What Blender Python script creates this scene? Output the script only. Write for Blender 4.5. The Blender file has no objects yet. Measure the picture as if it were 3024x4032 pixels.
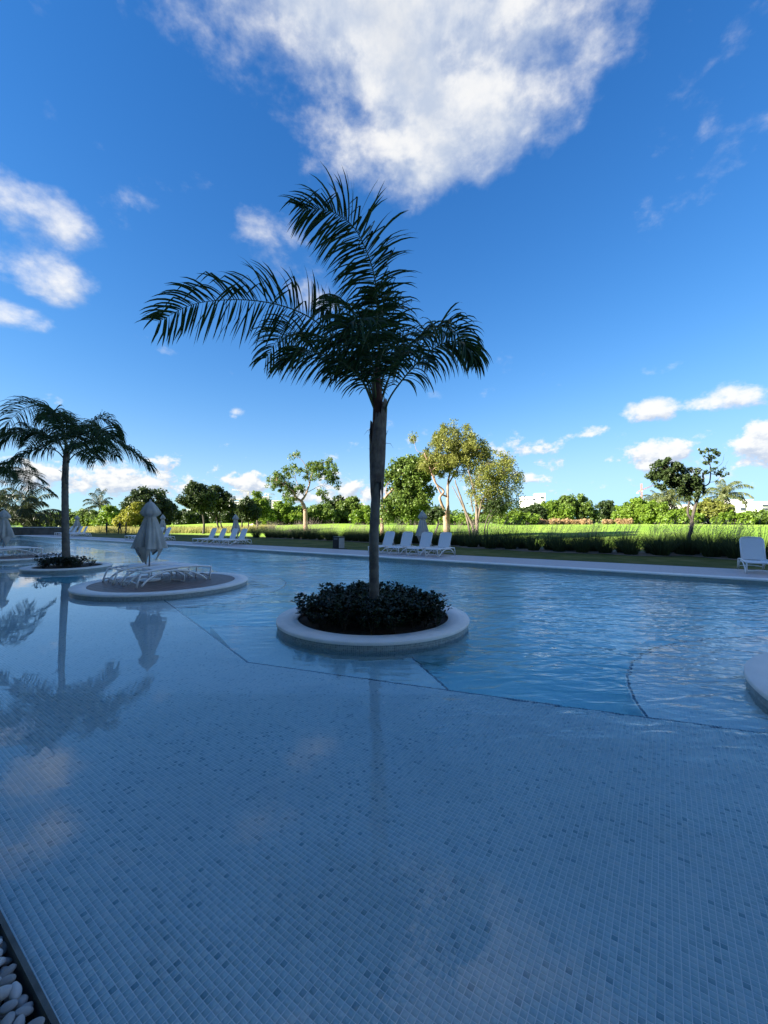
import bpy, bmesh, math, random
import numpy as np
from mathutils import Vector, Matrix, noise as mnoise
R = math.radians
scene = bpy.context.scene
col = scene.collection

# ------------------------------------------------------------------ camera, sky, sun, exposure
CAM_Z = 1.78
F_PX = 1600.0                       # focal length in pixels of the 3024 px wide photograph
PITCH = math.atan(40 / 1600.0)
cam_data = bpy.data.cameras.new('camera'); cam = bpy.data.objects.new('camera', cam_data); col.objects.link(cam)
cam_data.sensor_fit = 'HORIZONTAL'; cam_data.sensor_width = 36.0; cam_data.lens = 36.0 * F_PX / 3024.0
cam_data.clip_start = 0.05; cam_data.clip_end = 12000
cam.location = (0, 0, CAM_Z); cam.rotation_euler = (R(90) + PITCH, 0, 0)
scene.camera = cam

SUN_EL = R(24)
SUN_TRAVEL = (0.93, 0.37)           # horizontal direction in which the light travels
tl = math.hypot(*SUN_TRAVEL); SUN_TRAVEL = (SUN_TRAVEL[0] / tl, SUN_TRAVEL[1] / tl)
SUN_TO = Vector((-SUN_TRAVEL[0] * math.cos(SUN_EL), -SUN_TRAVEL[1] * math.cos(SUN_EL), math.sin(SUN_EL)))
sun_data = bpy.data.lights.new('sun', 'SUN'); sun = bpy.data.objects.new('sun', sun_data); col.objects.link(sun)
sun_data.energy = 5.0; sun_data.angle = R(0.53); sun_data.color = (1.0, 0.93, 0.80)
sun.rotation_euler = (-SUN_TO).to_track_quat('-Z', 'Y').to_euler(); sun.location = (-40, -20, 60)

scene.view_settings.view_transform = 'Standard'
scene.view_settings.look = 'None'; scene.view_settings.gamma = 1.0
scene.view_settings.use_curve_mapping = False
scene.view_settings.exposure = 2.1
scene.render.engine = 'CYCLES'
scene.cycles.use_denoising = True
scene.cycles.max_bounces = 14; scene.cycles.transmission_bounces = 8; scene.cycles.diffuse_bounces = 4
scene.cycles.glossy_bounces = 6; scene.cycles.transparent_max_bounces = 8; scene.cycles.volume_bounces = 0
scene.cycles.caustics_reflective = True; scene.cycles.caustics_refractive = True
scene.cycles.sample_clamp_indirect = 6.0

class NT:
    """small helper around a node tree"""
    def __init__(s, tree): s.t = tree; s.n = tree.nodes; s.l = tree.links
    def new(s, typ, **kw):
        nd = s.n.new(typ)
        for k, v in kw.items(): setattr(nd, k, v)
        return nd
    def put(s, sock, v):
        if isinstance(v, bpy.types.NodeSocket): s.l.new(v, sock)
        elif v is not None: sock.default_value = v
    def math(s, op, a, b=None, c=None, clamp=False):
        nd = s.new('ShaderNodeMath', operation=op, use_clamp=clamp)
        s.put(nd.inputs[0], a); s.put(nd.inputs[1], b); s.put(nd.inputs[2], c)
        return nd.outputs[0]
    def vmath(s, op, a, b=None):
        nd = s.new('ShaderNodeVectorMath', operation=op)
        s.put(nd.inputs[0], a); s.put(nd.inputs[1], b)
        return nd.outputs['Value'] if op in ('LENGTH', 'DOT_PRODUCT') else nd.outputs[0]
    def noise(s, vec, scale, detail=3, rough=0.55, lac=2.0, dist=0.0, out='Fac'):
        nd = s.new('ShaderNodeTexNoise'); nd.inputs['Scale'].default_value = scale
        nd.inputs['Detail'].default_value = detail; nd.inputs['Roughness'].default_value = rough
        nd.inputs['Lacunarity'].default_value = lac; nd.inputs['Distortion'].default_value = dist
        if vec is not None: s.l.new(vec, nd.inputs['Vector'])
        return nd.outputs[out]
    def ramp(s, fac, stops, interp='LINEAR'):
        nd = s.new('ShaderNodeValToRGB'); nd.color_ramp.interpolation = interp
        e = nd.color_ramp.elements
        while len(e) < len(stops): e.new(0.5)
        for el, (p, c) in zip(e, stops):
            el.position = p; el.color = (c[0], c[1], c[2], 1) if not isinstance(c, (int, float)) else (c, c, c, 1)
        s.put(nd.inputs[0], fac)
        return nd.outputs[0]
    def maprange(s, v, a, b, c=0.0, d=1.0, smooth=True):
        nd = s.new('ShaderNodeMapRange'); nd.interpolation_type = 'SMOOTHSTEP' if smooth else 'LINEAR'
        s.put(nd.inputs[0], v)
        for i, x in enumerate((a, b, c, d)): nd.inputs[i + 1].default_value = x
        return nd.outputs[0]
    def mix(s, fac, a, b):
        nd = s.new('ShaderNodeMix', data_type='RGBA')
        s.put(nd.inputs[0], fac)
        s.put(nd.inputs[6], (*a, 1) if isinstance(a, tuple) and len(a) == 3 else a)
        s.put(nd.inputs[7], (*b, 1) if isinstance(b, tuple) and len(b) == 3 else b)
        return nd.outputs[2]

world = bpy.data.worlds.new('World'); scene.world = world; world.use_nodes = True
def build_sky():
    t = NT(world.node_tree); t.n.clear()
    out = t.new('ShaderNodeOutputWorld'); bg = t.new('ShaderNodeBackground')
    sky = t.new('ShaderNodeTexSky'); sky.sky_type = 'NISHITA'; sky.sun_disc = False
    sky.sun_elevation = SUN_EL
    sky.sun_rotation = math.atan2(SUN_TO.x, SUN_TO.y)
    sky.altitude = 0; sky.air_density = 1.0; sky.dust_density = 0.0; sky.ozone_density = 3.0
    hs = t.new('ShaderNodeHueSaturation'); hs.inputs['Saturation'].default_value = 1.30; hs.inputs['Value'].default_value = 0.55; hs.inputs['Hue'].default_value = 0.510
    t.l.new(sky.outputs[0], hs.inputs['Color'])
    sp = t.new('ShaderNodeSeparateColor'); t.l.new(hs.outputs[0], sp.inputs[0]); cc = t.new('ShaderNodeCombineColor')
    for i, m in enumerate((1.25, 2.15, 3.4)):       # gentle highlight roll-off of the clear sky
        q = t.math('MULTIPLY', sp.outputs[i], 1 / m)
        t.put(cc.inputs[i], t.math('DIVIDE', sp.outputs[i], t.math('POWER', t.math('ADD', 1.0, t.math('POWER', q, 2.0)), 0.5)))
    co = t.new('ShaderNodeTexCoord').outputs['Generated']
    d = t.vmath('NORMALIZE', co)
    # cloud field: soft blobs given as azimuth, elevation, half widths (degrees), broken up by noise
    blobs = [(-1, 56, 30, 12, 1.1), (-20, 57, 14, 8, .8), (3, 49, 21, 9, 1.0), (14, 50, 17, 9, .8), (-6, 44, 9, 5.5, .7), (10, 43, 6, 3.5, .5), (-8.5, 40.5, 5, 3, .45), (-22, 52, 8, 4, .35),
             (-43, 30, 7, 3.2, .6), (-40, 25.5, 5.5, 2.6, .65), (-44, 20.5, 4.5, 1.6, .6), (-15.5, 33, 6, 4.5, .52), (-11, 29, 5, 3.5, .5), (-30.4, 20.7, 3.2, 1.5, .5),
             (-42, 46, 3, 2, .35), (14, 17, 2.2, 1.4, .45), (-20, 14, 2, 1.1, .45), (35, 17.4, 3.2, .9, .42), (33.5, 13, 3, 1.6, .6), (40.8, 13.4, 4.6, 1.7, .66),
             (26, 11.3, 3.0, .9, .36), (34.0, 7.8, 2.9, 1.9, .66), (43.8, 8.0, 3.2, 2.6, .76), (-35, 4.8, 9, 2.4, .60), (-28.5, 7.2, 2.6, 1.4, .55), (-18, 5.0, 3.6, 1.9, .66), (-12, 4.0, 4, 1.3, .55),
             (-3, 3.8, 6, 2.2, .7), (28, 4.5, 5, 1.0, .32), (20, 6, 3, .7, .26), (60, 12, 9, 6, .9), (-62, 12, 10, 6, .9), (100, 30, 26, 12, .9), (-105, 45, 26, 12, .9), (178, 30, 30, 12, .9), (-150, 14, 20, 7, .9), (140, 12, 20, 6, .9)]
    def sep(v):
        nd = t.new('ShaderNodeSeparateXYZ'); t.l.new(v, nd.inputs[0]); return nd.outputs
    def density(dv):
        x, y, z = sep(dv)
        az = t.math('ARCTAN2', x, y); el = t.math('ARCSINE', z)
        acc = None
        for a, e, ra, re, st in blobs:
            p = t.math('MULTIPLY', t.math('SUBTRACT', az, R(a)), 1 / R(ra))
            q = t.math('MULTIPLY', t.math('SUBTRACT', el, R(e)), 1 / R(re))
            r2 = t.math('MULTIPLY_ADD', p, p, t.math('MULTIPLY', q, q))
            m = t.math('MULTIPLY', t.math('SUBTRACT', 1.0, t.math('MULTIPLY', r2, 0.5), clamp=True), st)
            acc = m if acc is None else t.math('SMOOTH_MAX', acc, m, 0.15)
        sc = t.new('ShaderNodeMapping'); t.l.new(dv, sc.inputs['Vector']); sc.inputs['Scale'].default_value = (1, 1, 1.5)
        n1 = t.noise(sc.outputs[0], 4.2, 12, 0.58, 2.05, 0.15)
        n2 = t.noise(sc.outputs[0], 15.0, 8, 0.55, 2.1, 0.1)
        n = t.math('MULTIPLY_ADD', n2, 0.40, t.math('MULTIPLY', n1, 1.0))      # about 0.7 mean
        n3 = t.noise(sc.outputs[0], 26.0, 8, 0.60, 2.1, 0.15)
        low = t.maprange(z, 0.05, 0.40, 1.0, 0.0)
        n = t.math('ADD', n, t.math('MULTIPLY', t.math('SUBTRACT', n3, 0.5), low))
        return t.math('ADD', t.math('MULTIPLY', acc, 1.25), t.math('MULTIPLY', t.math('SUBTRACT', n, 0.70), 1.9)), z
    den, z = density(d)
    vs = t.new('ShaderNodeVectorMath', operation='SCALE'); vs.inputs[0].default_value = (SUN_TO.x * .035, SUN_TO.y * .035, .045)
    t.put(vs.inputs['Scale'], t.maprange(z, 0.08, 0.5, 0.32, 1.0))
    off = t.vmath('NORMALIZE', t.vmath('ADD', d, vs.outputs[0]))
    den2, _ = density(off)
    fade = t.maprange(z, 0.0, 0.02)
    wdt = t.maprange(z, 0.10, 0.55, 0.34, 0.70)
    edge = t.math('DIVIDE', t.math('SUBTRACT', den, 0.36), wdt, clamp=True)
    cov = t.math('MULTIPLY', t.maprange(edge, 0.0, 1.0), fade)
    lit = t.math('SUBTRACT', den, den2)
    shade = t.maprange(lit, -0.30, 0.32)
    thick = t.maprange(den, 0.9, 1.7)
    c_lit = t.mix(shade, (1.20, 1.36, 1.65), (2.12, 2.10, 2.05))
    c = t.mix(t.math('MULTIPLY', thick, 0.42), c_lit, (1.15, 1.27, 1.47))
    full = t.mix(t.math('MULTIPLY', cov, 0.93), cc.outputs[0], c)
    t.l.new(full, bg.inputs['Color']); bg.inputs['Strength'].default_value = 0.115
    t.l.new(bg.outputs[0], out.inputs['Surface'])
    world.cycles.sampling_method = 'MANUAL'; world.cycles.sample_map_resolution = 512
build_sky()

# ------------------------------------------------------------------ helpers
ANG = R(34.7)
UX, UY = -math.cos(ANG), math.sin(ANG)         # along the pool (away to the left)
NX, NY = math.sin(ANG), math.cos(ANG)          # across the pool (away from the hotel)
def W(u, n, z=0.0): return Vector((UX * u + NX * n, UY * u + NY * n, z))
def UN(x, y): return UX * x + UY * y, NX * x + NY * y
ROT_U = math.atan2(UY, UX)                     # local +x -> u ; local -y -> n
DECK_Z = 0.13
def at(px, py, Y):                             # photograph pixel -> point at depth Y
    x = (px - 1512) / F_PX; y = -(py - 2016) / F_PX
    d = Vector((x, math.cos(PITCH) - y * math.sin(PITCH), math.sin(PITCH) + y * math.cos(PITCH)))
    return Vector((0, 0, CAM_Z)) + d * (Y / d.y)
def sm(a, b, x):
    t = min(1, max(0, (x - a) / (b - a))); return t * t * (3 - 2 * t)
def ground_z(x, y):
    u, n = UN(x, y)
    z = DECK_Z - 0.012
    z += 1.15 * sm(34, 95, n)
    z += 0.9 * math.exp(-(((x + 42) / 38) ** 2 + ((y - 118) / 30) ** 2)) * sm(34, 70, n)
    z += 0.06 * math.sin(x * .11 + 1.3) * math.sin(y * .09) * sm(28, 45, n)
    return z

def tag(o, label=None, cat=None, group=None, kind=None):
    if label: o['label'] = label
    if cat: o['category'] = cat
    if group: o['group'] = group
    if kind: o['kind'] = kind
    return o
def link(name, me, parent=None, mat=None):
    o = bpy.data.objects.new(name, me); col.objects.link(o)
    if parent: o.parent = parent
    if mat and me is not None and not me.materials: me.materials.append(mat)
    return o
def empty(name, loc=(0, 0, 0), rz=0.0):
    o = bpy.data.objects.new(name, None); col.objects.link(o)
    o.location = loc; o.rotation_euler = (0, 0, rz); o.empty_display_size = 0.2
    return o
def copy_tree(o, parent=None):
    c = o.copy(); col.objects.link(c); c.parent = parent
    for ch in [k for k in o.children]: copy_tree(ch, c)
    return c

class MB:
    def __init__(s): s.v = []; s.f = []; s.sm = []
    def add(s, vs, fs, smooth=False):
        b = len(s.v); s.v += [tuple(v) for v in vs]
        for f in fs: s.f.append(tuple(i + b for i in f)); s.sm.append(smooth)
        return s
    def box(s, c, size, rz=0.0, m=None):
        cx, cy, cz = c; hx, hy, hz = size[0] / 2, size[1] / 2, size[2] / 2
        vs = []
        for z in (-hz, hz):
            for x, y in ((-hx, -hy), (hx, -hy), (hx, hy), (-hx, hy)):
                p = Vector((x, y, z))
                if m is not None: p = m @ p
                if rz: p = Matrix.Rotation(rz, 3, 'Z') @ p
                vs.append((p.x + cx, p.y + cy, p.z + cz))
        return s.add(vs, [(3, 2, 1, 0), (4, 5, 6, 7), (0, 1, 5, 4), (1, 2, 6, 5), (2, 3, 7, 6), (3, 0, 4, 7)])
    def prism(s, poly, z0, z1, cap=True):
        n = len(poly)
        if sum(poly[i][0] * poly[(i + 1) % n][1] - poly[(i + 1) % n][0] * poly[i][1] for i in range(n)) < 0: poly = list(poly)[::-1]
        vs = [(p[0], p[1], z0) for p in poly] + [(p[0], p[1], z1) for p in poly]
        fs = [(i, (i + 1) % n, n + (i + 1) % n, n + i) for i in range(n)]
        if cap: fs += [tuple(range(n, 2 * n)), tuple(reversed(range(n)))]
        return s.add(vs, fs)
    def tube(s, pts, radii, seg=8, cap=True, flat=None, smooth=True):
        pts = [Vector(p) for p in pts]; n = len(pts)
        if isinstance(radii, (int, float)): radii = [radii] * n
        vs = []; ref = None
        for i, p in enumerate(pts):
            tg = (pts[min(i + 1, n - 1)] - pts[max(i - 1, 0)]).normalized()
            if ref is None:
                ref = Vector((0, 0, 1)) if abs(tg.z) < 0.9 else Vector((1, 0, 0))
            a = tg.cross(ref)
            if a.length < 1e-4: a = tg.cross(Vector((0, 1, 0)))
            a.normalize(); b = a.cross(tg).normalized(); ref = b
            for k in range(seg):
                th = 2 * math.pi * k / seg
                fl = 1 if flat is None else flat
                q = p + a * math.cos(th) * radii[i] + b * math.sin(th) * radii[i] * fl
                vs.append(q)
        fs = []
        for i in range(n - 1):
            for k in range(seg):
                fs.append((i * seg + k, i * seg + (k + 1) % seg, (i + 1) * seg + (k + 1) % seg, (i + 1) * seg + k))
        if cap:
            fs.append(tuple(reversed(range(seg)))); fs.append(tuple((n - 1) * seg + k for k in range(seg)))
        return s.add(vs, fs, smooth)
    def lathe(s, prof, seg=32, c=(0, 0, 0), fn=None, smooth=True, closed=False):
        vs = []
        for j, (r, z) in enumerate(prof):
            for k in range(seg):
                th = 2 * math.pi * k / seg
                rr, zz = (r, z) if fn is None else fn(j, th, r, z)
                vs.append((c[0] + rr * math.cos(th), c[1] + rr * math.sin(th), c[2] + zz))
        m = len(prof); fs = []
        for j in range(m if closed else m - 1):
            for k in range(seg):
                j2 = (j + 1) % m
                fs.append((j * seg + k, j * seg + (k + 1) % seg, j2 * seg + (k + 1) % seg, j2 * seg + k))
        return s.add(vs, fs, smooth)
    def mesh(s, name):
        me = bpy.data.meshes.new(name); me.from_pydata(s.v, [], s.f)
        me.polygons.foreach_set('use_smooth', s.sm); me.update(); return me
    def build(s, name, mat, parent=None):
        return link(name, s.mesh(name), parent, mat)
def np_mesh(name, verts, quads):
    """verts (N,3), quads (M,4)"""
    me = bpy.data.meshes.new(name)
    me.vertices.add(len(verts)); me.vertices.foreach_set('co', np.asarray(verts, np.float32).ravel())
    m = len(quads); me.loops.add(m * 4); me.polygons.add(m)
    me.loops.foreach_set('vertex_index', np.asarray(quads, np.int32).ravel())
    me.polygons.foreach_set('loop_start', np.arange(0, m * 4, 4, dtype=np.int32))
    me.update(calc_edges=True); me.validate(); return me
def spline(pts, n):
    pts = [Vector(p) for p in pts]; out = []
    P = [pts[0] * 2 - pts[1]] + pts + [pts[-1] * 2 - pts[-2]]
    m = len(pts) - 1
    for i in range(n):
        t = i / (n - 1) * m; k = min(int(t), m - 1); f = t - k
        a, b, c, d = P[k], P[k + 1], P[k + 2], P[k + 3]
        out.append(0.5 * ((2 * b) + (c - a) * f + (2 * a - 5 * b + 4 * c - d) * f * f + (3 * b - a - 3 * c + d) * f ** 3))
    return out

# ------------------------------------------------------------------ materials
def new_mat(name):
    m = bpy.data.materials.new(name); m.use_nodes = True
    t = NT(m.node_tree); b = m.node_tree.nodes['Principled BSDF']
    return m, t, b
def simple(name, c1, c2=None, rough=0.6, scale=6.0, bump=0.0, bscale=40.0, spec=0.4, metal=0.0, detail=5, island=0.0):
    m, t, b = new_mat(name)
    pos = t.new('ShaderNodeTexCoord').outputs['Object']
    c2 = c2 or tuple(x * 0.8 for x in c1)
    f = t.maprange(t.noise(pos, scale, detail, 0.6), 0.3, 0.7)
    c = t.mix(f, tuple(c1), tuple(c2))
    if island:
        g = t.new('ShaderNodeNewGeometry').outputs['Random Per Island']
        hs = t.new('ShaderNodeHueSaturation'); t.l.new(c, hs.inputs['Color'])
        t.put(hs.inputs['Value'], t.maprange(g, 0, 1, 1 - island, 1 + island, False)); c = hs.outputs[0]
    t.l.new(c, b.inputs['Base Color'])
    b.inputs['Roughness'].default_value = rough; b.inputs['Metallic'].default_value = metal
    b.inputs['Specular IOR Level'].default_value = spec
    if bump:
        bn = t.new('ShaderNodeBump'); bn.inputs['Strength'].default_value = 1.0; bn.inputs['Distance'].default_value = bump
        t.l.new(t.noise(pos, bscale, 4, 0.6), bn.inputs['Height']); t.l.new(bn.outputs[0], b.inputs['Normal'])
    return m
def leaf_mat(name, c1, c2, trans=0.35, rough=0.45, spec=0.35, big=0.35):
    m = bpy.data.materials.new(name); m.use_nodes = True; t = NT(m.node_tree)
    out = m.node_tree.nodes['Material Output']; b = m.node_tree.nodes['Principled BSDF']
    g = t.new('ShaderNodeNewGeometry')
    pos = g.outputs['Position']
    rnd = g.outputs['Random Per Island']
    f = t.math('ADD', t.math('MULTIPLY', rnd, 0.6), t.math('MULTIPLY', t.noise(pos, big, 3, 0.5), 0.75))
    c = t.mix(t.maprange(f, 0.30, 0.95, smooth=False), tuple(c1), tuple(c2))
    t.l.new(c, b.inputs['Base Color']); b.inputs['Roughness'].default_value = rough; b.inputs['Specular IOR Level'].default_value = spec
    tr = t.new('ShaderNodeBsdfTranslucent'); hs = t.new('ShaderNodeHueSaturation')
    hs.inputs['Value'].default_value = 1.25; hs.inputs['Hue'].default_value = 0.485; t.l.new(c, hs.inputs['Color']); t.l.new(hs.outputs[0], tr.inputs['Color'])
    mx = t.new('ShaderNodeMixShader'); mx.inputs[0].default_value = trans
    t.l.new(b.outputs[0], mx.inputs[1]); t.l.new(tr.outputs[0], mx.inputs[2]); t.l.new(mx.outputs[0], out.inputs['Surface'])
    return m
PITCH_T = 0.0286
def tile_mat(name, cols, grout, vertical=False, dirt=0.25):
    m, t, b = new_mat(name)
    pos = t.new('ShaderNodeNewGeometry').outputs['Position']
    u = t.vmath('DOT_PRODUCT', pos, (UX, UY, 0)); n = t.vmath('DOT_PRODUCT', pos, (NX, NY, 0))
    if vertical:
        s = t.new('ShaderNodeSeparateXYZ'); t.l.new(pos, s.inputs[0]); n = s.outputs[2]
    us = t.math('MULTIPLY', u, 1 / PITCH_T); ns = t.math('MULTIPLY', n, 1 / PITCH_T)
    fu = t.math('FRACT', us); fn = t.math('FRACT', ns)
    du = t.math('ABSOLUTE', t.math('SUBTRACT', fu, 0.5)); dn = t.math('ABSOLUTE', t.math('SUBTRACT', fn, 0.5))
    g = t.maprange(t.math('MAXIMUM', du, dn), 0.418, 0.452)
    cv = t.new('ShaderNodeCombineXYZ'); t.put(cv.inputs[0], t.math('FLOOR', us)); t.put(cv.inputs[1], t.math('FLOOR', ns))
    wn = t.new('ShaderNodeTexWhiteNoise', noise_dimensions='3D'); t.l.new(cv.outputs[0], wn.inputs['Vector'])
    c = t.ramp(wn.outputs['Value'], [(0.0, cols[0]), (0.10, cols[1]), (0.55, cols[2]), (0.93, cols[3]), (1.0, cols[4])])
    big = t.maprange(t.noise(pos, 0.9, 5, 0.6), 0.35, 0.75)
    c = t.mix(g, c, tuple(grout))
    c = t.mix(t.math('MULTIPLY', big, dirt), c, tuple(x * 0.72 for x in cols[2]))
    t.l.new(c, b.inputs['Base Color']); b.inputs['Roughness'].default_value = 0.35
    bn = t.new('ShaderNodeBump'); bn.inputs['Distance'].default_value = 0.0012; bn.inputs['Strength'].default_value = 0.6
    t.l.new(t.math('SUBTRACT', 1.0, g), bn.inputs['Height']); t.l.new(bn.outputs[0], b.inputs['Normal'])
    return m
M = {}
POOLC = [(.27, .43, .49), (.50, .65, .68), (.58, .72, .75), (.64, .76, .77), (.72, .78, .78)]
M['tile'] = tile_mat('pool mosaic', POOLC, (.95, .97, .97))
M['tile_bright'] = tile_mat('brightened pool mosaic', [(.50, .70, .76), (.66, .83, .87), (.72, .88, .91), (.76, .90, .92), (.82, .92, .93)], (.95, .97, .97), dirt=0.08)  # lightened copy of the pool mosaic, its colours brighten the deeper water
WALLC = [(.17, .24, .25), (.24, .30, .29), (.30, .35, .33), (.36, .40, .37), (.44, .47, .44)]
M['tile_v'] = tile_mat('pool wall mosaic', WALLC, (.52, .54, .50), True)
M['band'] = simple('mosaic band tile', (.33, .38, .37), (.25, .30, .31), 0.3, 30, island=0.25)
M['grout'] = simple('pale grout', (.55, .56, .53), (.47, .48, .46), 0.9, 20)
M['edge'] = simple('navy edge tile', (.012, .055, .13), (.02, .08, .17), 0.25, 30, island=0.2)
M['coping'] = simple('cream cast stone', (.87, .84, .79), (.80, .77, .72), 0.75, 3.0, 0.0012, 260)
def coping_speckle():
    m = M['coping']; t = NT(m.node_tree); b = m.node_tree.nodes['Principled BSDF']
    src = b.inputs['Base Color'].links[0].from_socket
    pos = t.new('ShaderNodeTexCoord').outputs['Object']
    sp = t.maprange(t.noise(pos, 140, 2, 0.5), 0.58, 0.66)
    st = t.maprange(t.noise(pos, 2.2, 5, 0.65), 0.52, 0.72)
    c = t.mix(t.math('MULTIPLY', sp, 0.35), src, (.50, .47, .42)); c = t.mix(t.math('MULTIPLY', st, 0.28), c, (.56, .53, .48))
    t.l.new(c, b.inputs['Base Color'])
coping_speckle()
M['concrete'] = simple('damp shadow-gap concrete', (.13, .14, .13), (.07, .075, .07), 0.8, 8, 0.002, 60)  # damp lip, darkened further to stand for the shaded gap by the pebbles
M['soil'] = simple('dark soil', (.05, .035, .025), (.03, .02, .015), 0.95, 12, 0.02, 20)
M['white'] = simple('white resin', (.86, .86, .86), (.80, .80, .81), 0.38, 4, spec=0.5)
def sling_mat():
    m, t, b = new_mat('white woven sling')
    pos = t.new('ShaderNodeTexCoord').outputs['Object']
    br = t.new('ShaderNodeTexChecker'); br.inputs['Scale'].default_value = 120; t.l.new(pos, br.inputs['Vector'])
    c = t.mix(br.outputs['Fac'], (.82, .83, .84), (.70, .71, .73)); c = t.mix(t.math('MULTIPLY', t.noise(pos, 3, 4, .6), 0.25), c, (.55, .56, .57))
    t.l.new(c, b.inputs['Base Color']); b.inputs['Roughness'].default_value = 0.6
    return m
M['sling'] = sling_mat()
M['canvas'] = simple('grey canvas', (.47, .455, .425), (.36, .35, .325), 0.9, 3, 0.004, 25)
M['metal'] = simple('grey metal pole', (.45, .45, .46), (.38, .38, .39), 0.4, 4, metal=0.6)
M['deckwood'] = simple('brown plank', (.20, .13, .11), (.13, .085, .075), 0.5, 5, 0.001, 90, island=0.3)
M['paver'] = simple('mauve grey paver', (.56, .50, .49), (.46, .41, .405), 0.6, 2.5, 0.001, 80, island=0.14)
M['joint'] = simple('dark joint', (.10, .09, .085), (.07, .065, .06), 0.9, 10)
M['trunk'] = simple('palm trunk', (.20, .18, .155), (.10, .09, .08), 0.9, 5, 0.01, 18)
M['boot'] = simple('dry palm sheath', (.23, .19, .16), (.11, .085, .07), 0.9, 7, 0.008, 22)
M['rachis'] = simple('palm rib', (.10, .12, .035), (.07, .085, .025), 0.6, 5)
M['sheath'] = simple('red brown sheath', (.13, .05, .03), (.07, .03, .02), 0.8, 5)
M['palmleaf'] = leaf_mat('queen palm leaflet', (.016, .040, .011), (.032, .070, .018), 0.25, 0.5, 0.25)
M['coco'] = leaf_mat('coconut palm leaflet', (.05, .085, .02), (.17, .18, .06), 0.3, 0.45, 0.4)
M['cocodark'] = leaf_mat('dark coconut leaflet', (.02, .038, .011), (.05, .068, .022), 0.25, 0.45, 0.4)
M['shrub'] = leaf_mat('glossy planter leaf', (.012, .024, .010), (.026, .042, .016), 0.15, 0.45, 0.25)
M['leaf_mid'] = leaf_mat('mid green leaf', (.060, .115, .020), (.15, .22, .040), 0.35)
M['leaf_olive'] = leaf_mat('olive leaf', (.095, .125, .022), (.26, .27, .060), 0.35)
M['leaf_dark'] = leaf_mat('dark green leaf', (.022, .045, .012), (.055, .085, .022), 0.25)
M['leaf_bright'] = leaf_mat('bright vine leaf', (.075, .145, .014), (.20, .30, .036), 0.4)
M['leaf_sunlit'] = leaf_mat('sunlit yellow leaf', (.15, .19, .02), (.34, .34, .05), 0.4)  # sunlight on the dome tree's left side, put into a yellow leaf colour
M['bark'] = simple('grey bark', (.22, .17, .13), (.13, .10, .08), 0.9, 3, 0.02, 9)
M['bark_pink'] = simple('pink brown bark', (.42, .27, .19), (.27, .17, .12), 0.85, 2.5, 0.01, 8)
M['bark_dark'] = simple('dark bark', (.09, .075, .06), (.05, .042, .035), 0.9, 3, 0.01, 10)
M['grassblade'] = leaf_mat('fountain grass blade', (.035, .060, .022), (.085, .11, .045), 0.3, 0.6, 0.2)
M['plume'] = leaf_mat('fountain grass plume', (.26, .21, .18), (.42, .35, .30), 0.4, 0.9, 0.1)
M['drygrass'] = leaf_mat('wild meadow grass', (.13, .16, .035), (.42, .38, .14), 0.4, 0.8, 0.1)
M['straw'] = leaf_mat('dry straw', (.30, .19, .09), (.48, .34, .19), 0.3, 0.9, 0.1)
M['sand'] = simple('bunker sand', (.72, .62, .47), (.62, .52, .38), 0.95, 0.6, 0.02, 4)
M['bedsoil'] = simple('sandy mulch', (.26, .20, .145), (.13, .095, .065), 0.95, 1.6, 0.02, 12)
M['wallstone'] = simple('grey block wall', (.15, .145, .135), (.09, .088, .082), 0.9, 1.2, 0.01, 12)  # grey deepened, the shade on the wall is put into its colour
M['facade'] = simple('white render', (.80, .79, .76), (.74, .73, .70), 0.8, 0.3)
M['slab'] = simple('pale concrete frame', (.66, .64, .61), (.56, .55, .53), 0.85, 0.1)
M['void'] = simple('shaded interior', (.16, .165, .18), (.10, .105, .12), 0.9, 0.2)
M['glass'] = simple('window glass', (.05, .06, .07), (.04, .05, .06), 0.08, 0.3, spec=0.8)
M['crane'] = simple('crane lattice', (.55, .22, .11), (.45, .17, .09), 0.6, 0.2)
M['cranegrey'] = simple('grey crane lattice', (.42, .38, .34), (.34, .31, .28), 0.6, 0.2)
M['black'] = simple('black panel', (.015, .017, .022), (.022, .024, .03), 0.45, 6)
M['grey'] = simple('grey panel', (.34, .36, .37), (.28, .30, .31), 0.6, 6)
M['skin'] = simple('skin', (.20, .11, .07), (.17, .09, .06), 0.6, 20)
M['shirt'] = simple('dark cloth', (.025, .028, .04), (.018, .02, .03), 0.9, 10)
M['trousers'] = simple('dark trousers', (.03, .033, .042), (.02, .022, .03), 0.9, 10)
M['paper'] = simple('white paper', (.8, .8, .8), (.75, .75, .76), 0.8, 8)
def pebble_mat():
    m, t, b = new_mat('grey white pebble')
    oi = t.new('ShaderNodeObjectInfo').outputs['Random']; pos = t.new('ShaderNodeTexCoord').outputs['Object']
    c = t.ramp(oi, [(0, (.19, .175, .165)), (.3, (.30, .29, .28)), (.65, (.42, .42, .42)), (1, (.58, .59, .60))])
    c = t.mix(t.math('MULTIPLY', t.maprange(t.noise(pos, 28, 6, .65), .4, .75), .5), c, (.20, .19, .185))
    t.l.new(c, b.inputs['Base Color']); b.inputs['Roughness'].default_value = 0.7
    bn = t.new('ShaderNodeBump'); bn.inputs['Distance'].default_value = 0.0015; t.l.new(t.noise(pos, 60, 5, .6), bn.inputs['Height']); t.l.new(bn.outputs[0], b.inputs['Normal'])
    return m
M['pebble'] = pebble_mat()
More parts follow.
